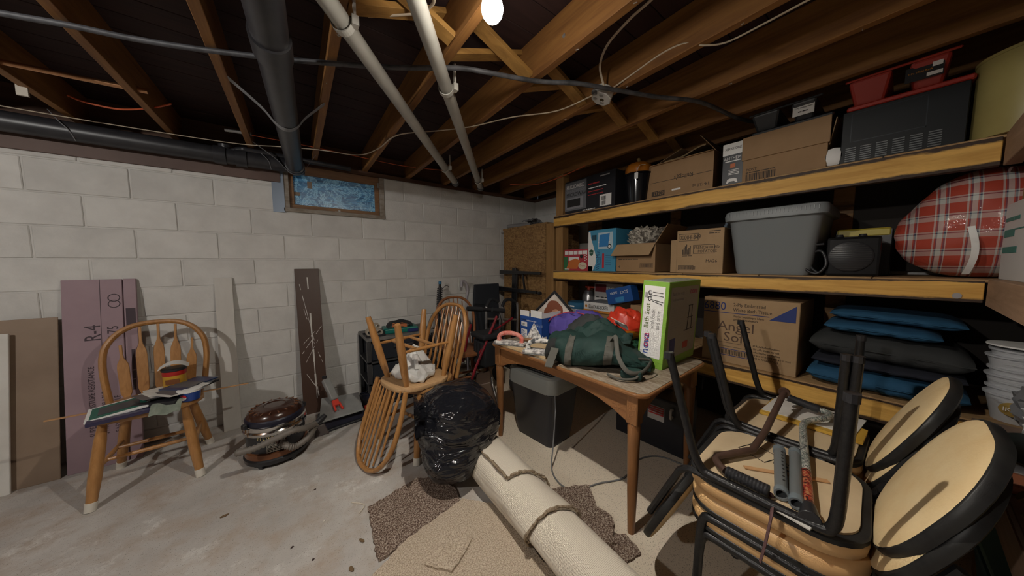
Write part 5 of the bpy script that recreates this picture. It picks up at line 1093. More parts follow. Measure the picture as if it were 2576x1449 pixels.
# ---- top shelf
t, w = carton('microwave_carton', 'black microwave carton at the left end of the top shelf', 2.085, 1.515, S3, .315, .42, mat('carton_black', (.016, .016, .02), .4))
MB().bx(-w/2, -.02, -.001, 0, .03, .30).build('grey_panel', mat('panel_grey', (.15, .155, .17), .4), t)
text('FRIGIDAIRE', .052, m_wht, t, FR(-w/2+.02, .238, -.001), sx=.82); text('COUNTERTOP', .034, mat('panel_text', (.25, .25, .27), .4), t, FR(-w/2+.02, .203, -.001)); text('MICROWAVE', .052, m_ink, t, FR(-w/2+.02, .163, -.001), sx=.86)
MB().bx(-w/2+.02, -.055, -.003, -.001, .045, .15).build('oven_picture', mat('oven_pic', (.25, .25, .27), .3), t)
MB().bx(-w/2+.03, -.09, -.004, -.003, .065, .135).build('oven_door_picture', m_ink, t)
gtext('700 Watts', .026, mat('red_text', (.35, .03, .03), .5), t, FR(.0, .23)); gtext('Ready-Select Controls', .017, m_wht, t, FR(.0, .195)); gtext('Fits-More Capacity', .017, MATS['red_text'], t, FR(.0, .165)); gtext('Effortless Defrost', .017, MATS['red_text'], t, FR(.0, .135))
MB().bx(.13, .25, -.001, 0, .02, .12).build('sticker', m_wht, t); bars(t, .145, .07, .05, .035, m_ink, 10, -.001); bars(t, .145, .028, .05, .035, m_ink, 10, -.001, 2); gtext('FGMO205K', .022, g_, t, FR(.13, .28)); gtext('0.9 cu ft 1.6 Qt', .02, m_wht, t, FR(-.06, .008), sx=.9)
t = thing('black_bucket', 'tapered black bucket standing beside the microwave carton', 'bucket', (SX+.15, 1.375, S3+.001))
MB().lathe([(.085, 0), (.112, .23), (.118, .232), (.118, .245), (.10, .246)], 28).build('bucket', mat('black_gloss', (.008, .008, .010), .12), t, smooth=True)
t = thing('pumpkin', 'orange plastic pumpkin with a white tag sitting in the black bucket', 'pumpkin', (SX+.15, 1.375, S3+.225))
def pum(u, v): q = u*2*pi; p = v*pi; r_ = .10*(1+.07*abs(sin(q*4)))*sin(p)**.8; return (r_*cos(q), r_*sin(q), .055-.075*cos(p)*(1-.25*(1-sin(p))))
MB().grid(pum, 48, 14).build('body', mat('pumpkin_orange', (.50, .17, .015), .4), t, smooth=True, ang=60)
MB().tube(smoothpts([(0, 0, .115), (.0, .0, .135), (.008, .01, .155)]), [.014]*6+[.013]*6+[.010], 8).build('stem', mat('stem_tan', (.36, .24, .10), .6), t, smooth=True)
tg = MB().tube(smoothpts([(-.04, -.09, .075), (-.11, -.07, .06), (-.135, -.06, .0)]), .0022, 6).build('tag_cord', m_wht, t); MB().bx(-.139, -.135, -.075, -.045, -.045, .002).build('price_tag', m_wht, tg)
carton('plain_carton', 'narrow plain carton half hidden behind the black bucket', 1.30, 1.205, S3, .285, .34, m_card, dx=.10)
t, w = carton('cereal_carton', 'open brown carton with 03513 print on the top shelf', 1.205, .785, S3, .245, .40, m_card, open_=True)
MB().bx(-w/2, w/2, -.001, 0, .115, .118).build('tape_seam', m_pr, t)
text('03513', .036, m_card, t, frame((.0+w/2*-1+.10, -.0022, .047), (-1, 0, 0), (0, 0, -1)), sx=.8); MB().bx(-w/2+.012, -w/2+.108, -.0012, 0, .014, .052).build('print_block', m_pr, t)
text('14-12.0 oz.', .030, m_pr, t, frame((w/2-.02, -.001, .05), (-1, 0, 0), (0, 0, -1)), sx=.8); text('Kellogg\'s', .04, m_pr, t, frame((.09, -.001, .135), (-1, 0, 0), (0, 0, -1)), sx=.9)
MB().bx(-.05, .01, -.0012, 0, .035, .047).build('white_label', m_wht, t)
def flap(t, p0, p1, d, m, nm='flap'):
    p0, p1, d = V(p0), V(p1), V(d); n = (p1-p0).cross(d).normalized()*.004
    return MB().hexa([p0, p1, p1+d, p0+d, p0+n, p1+n, p1+d+n, p0+d+n]).build(nm, m, t)
flap(t, (-w/2, 0, .245), (w/2, 0, .245), (0, -.02, .0001+.0), m_card)
flap(t, (-w/2, .02, .246), (-w/2+.02, .38, .246), (.20, .02, .085), m_cardin); flap(t, (w/2, .03, .246), (w/2, .36, .246), (-.10, .0, .13), m_cardin); flap(t, (-w/2+.05, .396, .246), (w/2-.03, .396, .246), (.03, .04, .11), m_card)
t2 = MB().grid(lambda u, v: (-w/2+.03+u*(w-.10), .05+v*.3, .255+.10*u*(.6+.4*v)+.008*sin(u*9)), 10, 8, .01).build('paper_stuffing', mat('kraft', (.34, .23, .12), .8, bump=.6, bscale=15), t, smooth=True)
t, w = carton('game_box', 'narrow black and white game console box on the top shelf', .735, .625, S3, .255, .32, mat('box_charcoal', (.04, .043, .05), .4))
MB().bx(-w/2, w/2, -.001, 0, .185, .255).build('white_top', m_wht, t); text('XBOX ONE', .02, m_ink, t, FR(-w/2+.012, .215, -.001), sx=.85); text('ANTHEM', .026, m_wht, t, FR(-w/2+.008, .155), sx=.85); MB().bx(-w/2+.015, w/2-.015, -.001, 0, .143, .149).build('white_rule', m_wht, t)
MB().bx(-.012, .014, -.001, 0, .105, .13).build('orange_square', mat('square_orange', (.5, .12, .03), .5), t)
for i in range(4): MB().bx(-.02, .035, -.001, 0, .09-.009*i, .0935-.009*i).build('text_line', m_wht, t)
MB().prism([(-.03, .012), (-.024, .035), (-.012, .04), (.012, .04), (.024, .035), (.03, .012), (.022, .012), (.012, .022), (-.012, .022), (-.022, .012)], 0, .001, FR(.0, .0, .0)).build('gamepad_print', m_wht, t)
t, w = carton('big_carton', 'large brown carton with split seam on the top shelf', .63, .27, S3, .26, .42, m_card)
MB().bx(-w/2-.002, w/2+.008, -.010, -.001, .128, .262).build('overhanging_flap', m_card, t, bevel=.002)
bars(t, -w/2+.02, .0, .14, .045, m_pr, 22); text('POST', .022, m_pr, t, FR(-w/2+.02, .062)); gtext('14 OZ CEREAL FAMILY PACK', .011, m_pr, t, FR(-w/2+.02, .05))
flap(t, (w/2+.001, .02, .12), (w/2+.001, .40, .12), (.02, 0, .13), m_card2)
def tub2(name, label, yl, yr, z, h, m, lab_m, dx=.02, label_txt=None, pos=.3):
    """two seat tubs joined by a rail, upside-down planter style"""
    w_ = yl-yr; t = thing(name, label, 'planter', (SX+.05+dx, (yl+yr)/2, z), RZ)
    for (x0, x1, nm) in ((-w_/2, -w_*.06, 'left_bin'), (w_*.08, w_/2-.02, 'right_bin')):
        cx_ = (x0+x1)/2; ww = x1-x0
        MB().hexa([(cx_-ww*.34, .05, .02), (cx_+ww*.34, .05, .02), (cx_+ww*.32, .24, .02), (cx_-ww*.32, .24, .02), (cx_-ww/2, .0, h), (cx_+ww/2, .0, h), (cx_+ww/2, .30, h), (cx_-ww/2, .30, h)]).build(nm, m, t, bevel=.012, seg=2)
    MB().bx(-w_/2, w_/2+.04, .02, .28, 0, .024).build('base_rail', m, t, bevel=.006); MB().bx(-w_/2-.01, w_/2, -.006, .006, h-.004, h+.006).build('rim', m, t, bevel=.004)
    return t, w_
t, w = tub2('shop_bin', 'black twin parts bin on top of the big carton', .60, .30, S3+.264, .115, mat('bin_black', (.018, .02, .024), .4), m_wht, dx=-.02)
MB().box((.075, .014, .075), (.085, .004, .06), MX.Rotation(0, 4, 'X')).build('sticker', m_wht, t); text('2 Pc. Handy Rack', .010, m_ink, t, FR(.04, .08, .0115)); gtext('15 1/2', .012, m_ink, t, FR(.055, .06, .0115))
# microwave body
t, w = carton('microwave_oven', 'black microwave oven turned backwards on the top shelf', .225, -.125, S3, .25, .42, mat('oven_black', (.005, .006, .007), .45, spec=.25))
outline(t, -w/2+.03, w/2-.10, .10, .235, mat('oven_line', (.03, .035, .04), .25), .003)
for i in range(6):
    for k in range(7): MB().bx(-w/2+.018+i*.048, -w/2+.052+i*.048, -.003, 0, .010+k*.010, .0145+k*.010).build('vent_slat', mat('vent_edge', (.13, .14, .145), .25), t)
MB().lathe([(.03, -.05), (.045, -.04), (.045, .04), (.03, .05)], 14, frame((-w/2-.022, .05, .05), (0, 0, 1), (1, 0, 0))).build('vent_duct', m_wht, t, smooth=True)
t, w = tub2('shop_bin', 'red twin parts bin on top of the black microwave oven', .215, -.095, S3+.253, .135, mat('bin_red', (.34, .028, .016), .4), m_wht, dx=-.03)
MB().box((.065, .014, .085), (.10, .004, .06)).build('sticker', m_dark, t); MB().box((.098, .0105, .105), (.026, .002, .02)).build('brand_mark', m_wht, t); MB().box((.092, .0105, .068), (.04, .002, .014)).build('barcode_patch', m_wht, t); text('2 Pc. Multi Rack', .010, mat('orange_txt', (.6, .25, .03), .5), t, FR(.022, .085, .011))
t = thing('fibre_drum', 'olive yellow round drum at the right end of the top shelf', 'drum', (SX+.10, -.285, S3+.001))
MB().lathe([(.15, 0), (.15, .30), (.153, .301), (.153, .312), (.14, .313)], 40).build('drum', mat('olive_drum', (.36, .30, .11), .35, var=(.31, .25, .09), scale=5), t, smooth=True)
MB().bx(-.155, -.148, .02, .045, .17, .22).build('clasp', m_dark, t)
# ---- middle shelf
t, w = carton('toy_carton', 'red and green patterned toy carton at the left end of the middle shelf', 2.09, 1.785, S2, .21, .30, mat('toy_red', (.40, .035, .05), .45))
MB().bx(-w/2, -w/2+.05, -.001, 0, .0, .14).build('green_strip', mat('toy_green', (.03, .16, .06), .45), t)
for i in range(5): MB().bx(-w/2+.01+i*.058, -w/2+.058+i*.058, -.0012, 0, .16, .195).build('white_tile', m_wht, t)
MB().prism([(-.12, .02), (.02, .02), (.06, .10), (.0, .12), (-.08, .10)], 0, .001, FR(0, 0)).build('orange_shape', mat('toy_orange', (.55, .15, .03), .45), t)
MB().prism([(.085+.05*cos(2*pi*i/20), .05+.035*sin(2*pi*i/20)) for i in range(20)], 0, .0012, FR(0, 0)).build('cream_oval', mat('toy_cream', (.6, .55, .4), .45), t); text('Dora', .03, MATS['toy_red'], t, FR(.052, .042, -.001))
MB().bx(-.09, .04, -.002, -.001, .095, .135).build('sticker', m_wht, t); MB().lathe([(.018, 0), (.018, .001)], 16, frame((.07, -.001, .14), (1, 0, 0), (0, 0, 1))).build('black_dot', m_ink, t)
for i in range(8): MB().lathe([(.006, 0), (.006, .001)], 10, frame((.115+.018*(i % 2), -.001, .10+.012*i), (1, 0, 0), (0, 0, 1))).build('white_dot', m_wht, t)
gtext('PLAYSET', .016, m_wht, t, FR(-w/2+.01, .012))
rk = random.Random(21)
def crumple(name, label, loc, sx_, sy_, sz_, m, cat, seed, n=28, amp=.16, f=1.5):
    o_ = MB().grid(lambda u, v: (lambda q, p: (lambda s_, k: (sx_*cos(q)*s_*k, sy_*sin(q)*s_*k, sz_*max(0.0, 1-cos(p))*.5*k+.002))(sin(p)**.6, 1+amp*lump(cos(q)*sin(p)+seed, sin(q)*sin(p), cos(p)+seed*.3, f)))(u*2*pi, v*pi), n, n//2).build(name, m, smooth=True, ang=30); o_.location = loc
    return tag(o_, label, cat)
m_blkbag = mat('black_sheet_plastic', (.02, .021, .024), .3, bump=.8, bscale=14)
crumple('black_bag', 'dark crumpled bag stuffed behind the toy carton', (SX+.46, 1.94, S2+.002), .15, .13, .33, m_blkbag, 'bag', .4)
t, w = carton('humidifier_carton', 'sky blue humidifier carton with a water tank picture standing on the middle shelf', 1.785, 1.497, S2, .375, .26, mat('carton_sky', (.055, .26, .42), .45))
MB().prism([(-w/2, 0), (-w/2+.05, 0), (-w/2+.085, .07), (-w/2+.085, .14), (-w/2+.06, .22), (-w/2+.03, .30), (-w/2+.02, .36), (-w/2, .36)], 0, .0008, FR(0, 0)).build('white_wave', m_wht, t)
MB().bx(-.035, .115, -.002, 0, .20, .345).build('photo_panel', mat('photo_pale', (.42, .55, .62), .4), t); MB().prism([(-.025, .22), (.07, .22), (.085, .335), (-.02, .325)], 0, .001, FR(0, 0, -.002)).build('tank_picture', mat('tank_blue', (.03, .20, .48), .3), t); MB().bx(-.03, .09, -.004, -.002, .255, .265).build('tank_highlight', m_wht, t)
MB().lathe([(.02, 0), (.02, .001)], 18, frame((.085, -.003, .22), (1, 0, 0), (0, 0, 1))).build('dial_picture', m_ink, t); MB().lathe([(.012, 0), (.012, .001)], 18, frame((.085, -.0045, .22), (1, 0, 0), (0, 0, 1))).build('dial_centre', m_wht, t)
MB().prism([(-w/2+.01, .19), (-w/2+.035, .20), (-w/2+.06, .19), (-w/2+.055, .155), (-w/2+.035, .14), (-w/2+.015, .155)], 0, .001, FR(0, 0, -.001)).build('shield', mat('shield_green', (.02, .08, .05), .4), t); text('VICKS', .016, m_wht, t, FR(-w/2+.012, .165, -.002), sx=.9)
text('WarmMist', .052, mat('navy_text', (.015, .03, .12), .5), t, frame((-.02, -.001, .012), (0, 0, 1), (-1, 0, 0)), sx=.78); text('humidifier', .018, MATS['navy_text'], t, frame((.0, -.001, .06), (0, 0, 1), (-1, 0, 0)))
MB().bx(.01, .03, -.001, 0, .03, .16).build('red_tab', MATS['logo_red'], t); bars(t, -.10, .28, .045, .05, m_ink, 10, -.001); MB().bx(-w/2, -w/2+.05, -.002, -.001, .0, .045).build('yellow_corner', mat('corner_yellow', (.6, .5, .05), .5), t)
for i in range(6): MB().bx(.045, .10, -.001, 0, .06+.016*i, .064+.016*i).build('text_line', MATS['navy_text'], t)
t, w = carton('open_carton', 'open brown carton filled with crumpled paper on the middle shelf', 1.485, 1.15, S2, .23, .34, m_card, open_=True)
flap(t, (-w/2, -.004, .225), (w/2, -.004, .225), (-.02, -.055, -.09), m_card2, 'front_flap'); flap(t, (w/2, .0, .23), (w/2, .34, .23), (.075, .02, .135), m_card, 'side_flap'); flap(t, (-w/2, .34, .23), (w/2, .34, .23), (0, .05, .09), m_cardin, 'back_flap')
text('4', .035, m_pr, t, FR(-w/2+.02, .03)); outline(t, .045, .15, .035, .07, m_pr, .002); bars(t, .05, .04, .095, .026, m_pr, 16); gtext('KEEP AT 0F 20 OZ LAYER', .016, m_pr, t, FR(-w/2+.02, .10))
crumple('newspaper', 'heap of crumpled newspaper in the open carton', (SX+.20, 1.31, S2+.20), .15, .14, .16, mat('news_mix', (.46, .42, .35), .7, var=(.14, .12, .10), scale=34, lo=.46, hi=.56, bump=.8, bscale=30), 'paper', 1.7, 40, .22, 2.2)
t, w = carton('fries_carton', 'brown FRENCH FRIED POTATOES carton on the middle shelf', .995, .705, S2, .30, .36, m_card2)
outline(t, -w/2+.012, -.005, .225, .275, m_pr, .003); text('00004-849', .044, m_pr, t, FR(-w/2+.018, .235), sx=.72)
outline(t, -w/2+.11, w/2-.05, .135, .195, m_pr, .003); text('FRENCH FRIED', .026, m_pr, t, FR(-w/2+.116, .168), sx=.88); text('POTATOES', .026, m_pr, t, FR(-w/2+.14, .142), sx=.88)
text('MA26', .028, m_pr, t, FR(w/2-.10, .075)); outline(t, -w/2+.015, -.03, .02, .055, m_pr, .003); bars(t, -w/2+.022, .026, .105, .024, m_pr, 18)
g = MB()
for i in range(7): g.bx(-w/2+.04+i*.008, -w/2+.046+i*.008, -.001, 0, .13, .165+.012*((i*5) % 4))
g.build('fries_print', m_pr, t, kind='stuff'); gtext('Frozen Fries', .010, m_pr, t, FR(-w/2+.04, .118)); gtext('KEEP FROZEN', .011, m_pr, t, FR(w/2-.085, .28)); gtext('STORE AT 0F', .011, m_pr, t, FR(w/2-.085, .266))
carton('plain_carton', 'narrow plain carton squeezed between the open carton and the fries carton', 1.05, 1.003, S2, .24, .30, m_card2, dx=.03)
t = thing('storage_tub', 'big grey plastic storage tub with rimmed lid on the middle shelf', 'tub', (SX+.235, .475, S2+.001), RZ)
m_tub = mat('grey_tub', (.19, .205, .215), .45)
def tring(w_, d_, z): return [(x, y, z) for x, y in rrect(w_, d_, .045, 4)]
MB().rings([tring(.33, .36, 0), tring(.345, .375, .02), tring(.42, .43, .33), tring(.425, .435, .335)]).build('body', m_tub, t, smooth=True)
MB().rings([tring(.44, .45, .325), tring(.46, .47, .33), tring(.465, .475, .36), tring(.45, .46, .385), tring(.42, .43, .39)]).build('lid', m_tub, t, smooth=True)
for i in range(24): MB().box((-.2+i*.0172, -.236, .362), (.004, .006, .022)).build('lid_rib', m_tub, t)
tag(MB().tube([(SX+.30, .80, S2+.28), (SX+.28, .755, S2+.40)], [.012, .008], 8).build('brush_handle', mat('blue_grey_handle', (.12, .16, .2), .5)), 'blue-grey handle poking up behind the fries carton', 'handle')
t = thing('fan_heater', 'black portable fan heater with round grille on the middle shelf', 'heater', (SX+.08, .165, S2+.001), RZ+R(6))
MB().bx(-.085, .10, 0, .16, .0, .20).build('case', mat('heater_black', (.008, .008, .009), .3, spec=.3), t, bevel=.012, seg=2)
MB().lathe([(.072, 0), (.078, .004), (.078, .012), (.072, .016)], 32, frame((-.0, .004, .10), (1, 0, 0), (0, 0, 1))).build('grille_ring', m_dark, t, smooth=True)
for i in range(13):
    z = -.066+i*.011; hw_ = math.sqrt(max(0, .072**2-z*z)); MB().tube([(-hw_, -.012, .10+z), (hw_, -.012, .10+z)], .0018, 6).build('grille_wire', mat('grille_wire', (.06, .06, .06), .3, .6), t)
for x in (-.04, .04): MB().lathe([(.014, 0), (.016, .004), (.012, .016)], 14, MX.Translation((x, .06, .20))).build('knob', m_dark, t, smooth=True)
cable('coiled black power cord beside the fan heater', [(SX+.07, .26, S2+.17), (SX+.06, .32, S2+.15), (SX+.06, .33, S2+.05), (SX+.06, .28, S2+.012), (SX+.06, .245, S2+.06), (SX+.07, .265, S2+.13), (SX+.08, .30, S2+.12), (SX+.08, .305, S2+.05), (SX+.08, .27, S2+.01)], .007, m_dark, cat='cord', name='power_cord')
t, w = carton('yellow_case', 'yellow-topped black case behind the fan heater', .245, .04, S2, .25, .18, m_dark, dx=.29)
MB().bx(-w/2+.003, w/2-.003, -.004, .17, .21, .255).build('yellow_lid', mat('yellow_lid', (.5, .40, .05), .45), t, bevel=.008)
# plaid bag
def plaid():
    m, nt, b = nodes('plaid_cloth'); N, Lk = nt.nodes, nt.links
    tc = N.new('ShaderNodeTexCoord'); sp_ = N.new('ShaderNodeSeparateXYZ'); Lk.new(tc.outputs['Object'], sp_.inputs[0])
    def stripes(sock, per, stops):
        a = N.new('ShaderNodeMath'); a.operation = 'MULTIPLY'; a.inputs[1].default_value = 1/per; Lk.new(sock, a.inputs[0]); f = N.new('ShaderNodeMath'); f.operation = 'FRACT'; Lk.new(a.outputs[0], f.inputs[0])
        r = N.new('ShaderNodeValToRGB'); r.color_ramp.interpolation = 'CONSTANT'; e = r.color_ramp.elements; e[0].position = 0; e[0].color = rgb(stops[0][1]); e[1].position = stops[1][0]; e[1].color = rgb(stops[1][1])
        for p_, c_ in stops[2:]: k = e.new(p_); k.color = rgb(c_)
        Lk.new(f.outputs[0], r.inputs[0]); return r.outputs[0]
    red, whi, nav = (.42, .055, .03), (.52, .53, .50), (.03, .045, .10)
    st = [(0, red), (.30, whi), (.36, red), (.40, nav), (.45, whi), (.62, red), (.66, nav), (.72, whi), (.76, red)]
    v_ = stripes(sp_.outputs['X'], .075, st); h_ = stripes(sp_.outputs['Z'], .075, [(0, red), (.30, whi), (.56, nav), (.62, whi), (.70, red)])
    mx = N.new('ShaderNodeMix'); mx.data_type = 'RGBA'; mx.inputs['Factor'].default_value = .45; Lk.new(v_, mx.inputs[6]); Lk.new(h_, mx.inputs[7])
    Lk.new(mx.outputs[2], b.inputs['Base Color']); b.inputs['Roughness'].default_value = .6; b.inputs['Coat Weight'].default_value = .7; b.inputs['Coat Roughness'].default_value = .12
    n = N.new('ShaderNodeTexNoise'); n.inputs['Scale'].default_value = 16; n.inputs['Detail'].default_value = 4; Lk.new(tc.outputs['Object'], n.inputs['Vector']); bp = N.new('ShaderNodeBump'); bp.inputs['Strength'].default_value = .9; bp.inputs['Distance'].default_value = .02; Lk.new(n.outputs['Fac'], bp.inputs['Height']); Lk.new(bp.outputs[0], b.inputs['Coat Normal'])
    return m
t = thing('plaid_bag', 'bulging red plaid bag wrapped in clear plastic on the middle shelf', 'bag', (SX+.22, -.20, S2+.001), RZ)
def plb(u, v):
    q = u*2*pi; p = v*pi; s_ = sin(p)**.55
    x = .24*cos(q)*s_; y = .19*sin(q)*s_; z = .235*(1-cos(p)*(1-.25*sin(p)))
    if cos(q) < 0: x *= 1-.35*max(0, (z-.20)/.27)
    k = 1+.05*lump(x*3, y*3, z*3, 1.3); return (x*k, y*k, max(z, .002))
MB().grid(plb, 64, 40).build('bag_body', plaid(), t, smooth=True, ang=180)
MB().grid(lambda u, v: (-.035+.018*(v-.5)+.012*sin(u*7), -.195*sin(min(1, .12+u*.95)*pi)**.5-.006+.02*u, .02+.40*u), 24, 1, .003).build('white_seam', m_wht, t, smooth=True)
# ---- lower shelf
t, w = carton('tissue_carton', 'big bath tissue carton with blue print on the lower shelf', .80, .325, S1, .425, .42, m_card2)
bl_ = mat('print_blue', (.012, .03, .16), .6)
text('6880', .075, bl_, t, FR(-w/2+.0, .345), sx=.85); text('2-Ply Embossed', .030, m_pr, t, FR(-w/2+.165, .375), sx=.85); text('White Bath Tissue', .030, m_pr, t, FR(-w/2+.165, .342), sx=.85)
MB().bx(-w/2, w/2-.13, -.001, 0, .327, .331).build('blue_rule', bl_, t); MB().prism([(w/2-.13, .310), (w/2-.015, .310), (w/2-.015, .405)], 0, .001, FR(0, 0)).build('blue_triangle', bl_, t)
text('Papier hygienique blanc', .019, m_pr, t, FR(-w/2+.17, .305), sx=.85); text('gaufre 2 epaisseurs', .019, m_pr, t, FR(-w/2+.17, .286), sx=.85)
text('Angel', .085, mat('brown_print', (.09, .05, .03), .7), t, FR(-w/2+.085, .215)); text('Soft', .085, MATS['brown_print'], t, FR(-w/2+.12, .145))
outline(t, -w/2+.06, -w/2+.24, .108, .135, m_pr, .002); outline(t, -w/2+.09, -w/2+.255, .05, .095, bl_, .004); bars(t, -w/2+.10, .058, .145, .03, m_pr, 20)
for i, s_ in enumerate(('60 Rolls/Rollos/Rouleaux', '450 2-Ply Sheets per roll', 'rollos/feuilles par rouleau', '4.0 in x 4.0 in (102 mm x 102 mm)', '6000 Sq Ft/Ca (557 m2)')): text(s_, .016, m_pr, t, FR(w/2-.20, .135-.019*i), sx=.78)
t, w = carton('white_carton', 'tall white 5 GALLON carton at the back of the lower shelf', 1.93, 1.60, S1, .45, .22, m_wb, dx=.29)
MB().bx(-w/2+.01, -.02, -.001, 0, .36, .44).build('red_panel', mat('dark_red_panel', (.18, .015, .02), .5), t); text('5 GALLON', .045, m_ink, t, FR(-.005, .385), sx=.72); gtext('WET / DRY VAC', .022, m_ink, t, FR(-w/2+.02, .30)); gtext('Shop Vacuum', .03, m_ink, t, FR(-w/2+.02, .25), sx=.9); gtext('3 in 1', .03, g_, t, FR(.02, .25))
t, w = carton('plain_carton', 'plain brown carton at the back right of the lower shelf', 1.59, 1.15, S1, .40, .22, m_card, dx=.29)
t, w = carton('under_carton', 'low carton carrying the power tool box on the lower shelf', 1.86, 1.36, S1, .20, .27, m_card, dx=.0)
t = thing('tool_carton', 'white power tool carton with bold black lettering on the lower shelf', 'box', (SX+.015, 1.66, S1+.2025), RZ)
MB().bx(-.16, .17, 0, .27, 0, .09).build('carton', m_wb, t, bevel=.003); MB().bx(-.16, .17, -.001, 0, .0, .02).build('orange_band', mat('band_orange', (.5, .2, .03), .5), t); text('BLACK&DECKER', .046, m_ink, t, FR(-.10, .035), sx=.62); MB().lathe([(.013, 0), (.013, .001)], 16, frame((-.128, -.001, .05), (1, 0, 0), (0, 0, 1))).build('logo_dot', MATS['band_orange'], t)
MB().bx(-.155, .165, .005, .265, .0902, .0915).build('top_picture', mat('top_pic', (.25, .27, .30), .4, var=(.10, .11, .13), scale=12), t)
t = thing('blue_game_box', 'tilted dark blue game box leaning by the green carton', 'box', (SX-.03, 1.41, S1+.32), rot=(0, R(-14), RZ))
MB().bx(-.11, .13, 0, .10, 0, .13).build('carton', mat('game_blue', (.012, .07, .26), .4), t, bevel=.003); text('SLIDER', .026, m_wht, t, frame((.0, -.001, .10), (-1, 0, 0), (0, 0, -1)), sx=.9); text('SOCI', .036, m_wht, t, frame((.10, -.001, .098), (-1, 0, 0), (0, 0, -1)), sx=.9); MB().bx(-.03, .05, -.001, 0, .01, .05).build('slider_picture', mat('pic_blue', (.04, .20, .42), .4), t)
t, w = carton('support_carton', 'brown carton under the tilted blue box on the lower shelf', 1.345, 1.13, S1, .31, .15, m_card, dx=.0)
t = thing('clear_jar', 'clear plastic jar with a blue lid beside the white carton', 'jar', (SX+.135, 1.982, S1+.001))
MB().lathe([(.085, 0), (.10, .01), (.10, .20), (.09, .22)], 24).build('jar', mat('cloudy_plastic', (.30, .30, .29), .25), t, smooth=True); MB().lathe([(.105, .20), (.108, .205), (.108, .255), (.10, .262)], 24).build('lid', mat('jar_blue', (.03, .13, .25), .4), t, smooth=True)
gtext('ICE MELT', .03, m_wht, t, frame((-.111, .07, .218), (0, -1, 0), (0, 0, 1)), sx=.85)
t = thing('spray_pump', 'grey sprayer with an orange-red trigger on the lower shelf', 'sprayer', (SX+.36, 2.03, S1+.001))
MB().lathe([(.06, 0), (.07, .02), (.07, .30), (.045, .36), (.02, .37)], 18).build('tank', m_gtube, t, smooth=True); MB().tube([(0, 0, .37), (0, 0, .41)], .02, 12).tube([(0, .04, .40), (0, -.14, .40)], .014, 10).build('pump_handle', mat('pump_red', (.5, .06, .03), .4), t, smooth=True)
# folded blankets and cushions
def cushion(name, label, yl, yr, z, th, d, m, dx=0, seed=0.0, cat='cushion', droop=.0, rz=0.0):
    w = yl-yr; t = thing(name, label, cat, (SX+.03+dx, (yl+yr)/2, z+.002), RZ+rz)
    def f(u, v):
        q = v*2*pi; cy_, cz_ = cos(q), sin(q); e_ = (abs(2*u-1))**7
        x = -w/2+w*u; y = d/2+d/2*math.copysign(abs(cy_)**.55, cy_)*(1-.12*e_); z_ = th/2+th/2*math.copysign(abs(cz_)**.75, cz_)*(1-.7*e_)*(1+.08*lump(u*2+seed, v*2, seed, 1.3))
        return (x, y+.012*lump(u*3, v*2, seed, 1.0), max(z_-droop*u*u, .001-droop*u*u))
    MB().grid(f, 36, 36).build('cushion_body', m, t, smooth=True, ang=180)
    MB().tube([V((-w/2+w*u, d/2-d/2*(1-.12*(abs(2*u-1))**7)-.002, th/2-droop*u*u)) for u in [i/20 for i in range(21)]], .004, 6).build('piping', m, t, smooth=True)
    return t
m_cb1 = mat('cushion_blue', (.010, .065, .14), .85, bump=.3, bscale=80, var=(.016, .09, .18), scale=4); m_cg = mat('cushion_charcoal', (.025, .027, .028), .9, bump=.3, bscale=80, var=(.036, .038, .038), scale=5); m_cn = mat('cushion_navy', (.010, .012, .022), .9)
cushion('seat_cushion', 'blue seat cushion lying lowest in the pile on the lower shelf', .285, -.21, S1, .10, .46, m_cb1, dx=-.015, seed=.3)
cushion('seat_cushion', 'dark navy cushion second from the bottom of the pile', .27, -.20, S1+.102, .05, .46, m_cn, dx=.0, seed=.7)
cushion('seat_cushion', 'thick charcoal cushion in the middle of the pile', .285, -.215, S1+.152, .13, .48, m_cg, dx=.01, seed=1.4, droop=.02)
cushion('folded_blanket', 'folded bright blue blanket on the charcoal cushion', .235, -.13, S1+.284, .06, .40, m_cb1, dx=.02, seed=2.2, cat='blanket', droop=.015)
cushion('folded_blanket', 'folded blue blanket on top of the cushion pile', .22, -.19, S1+.347, .06, .42, m_cb1, dx=.06, seed=3.1, cat='blanket', droop=.02)
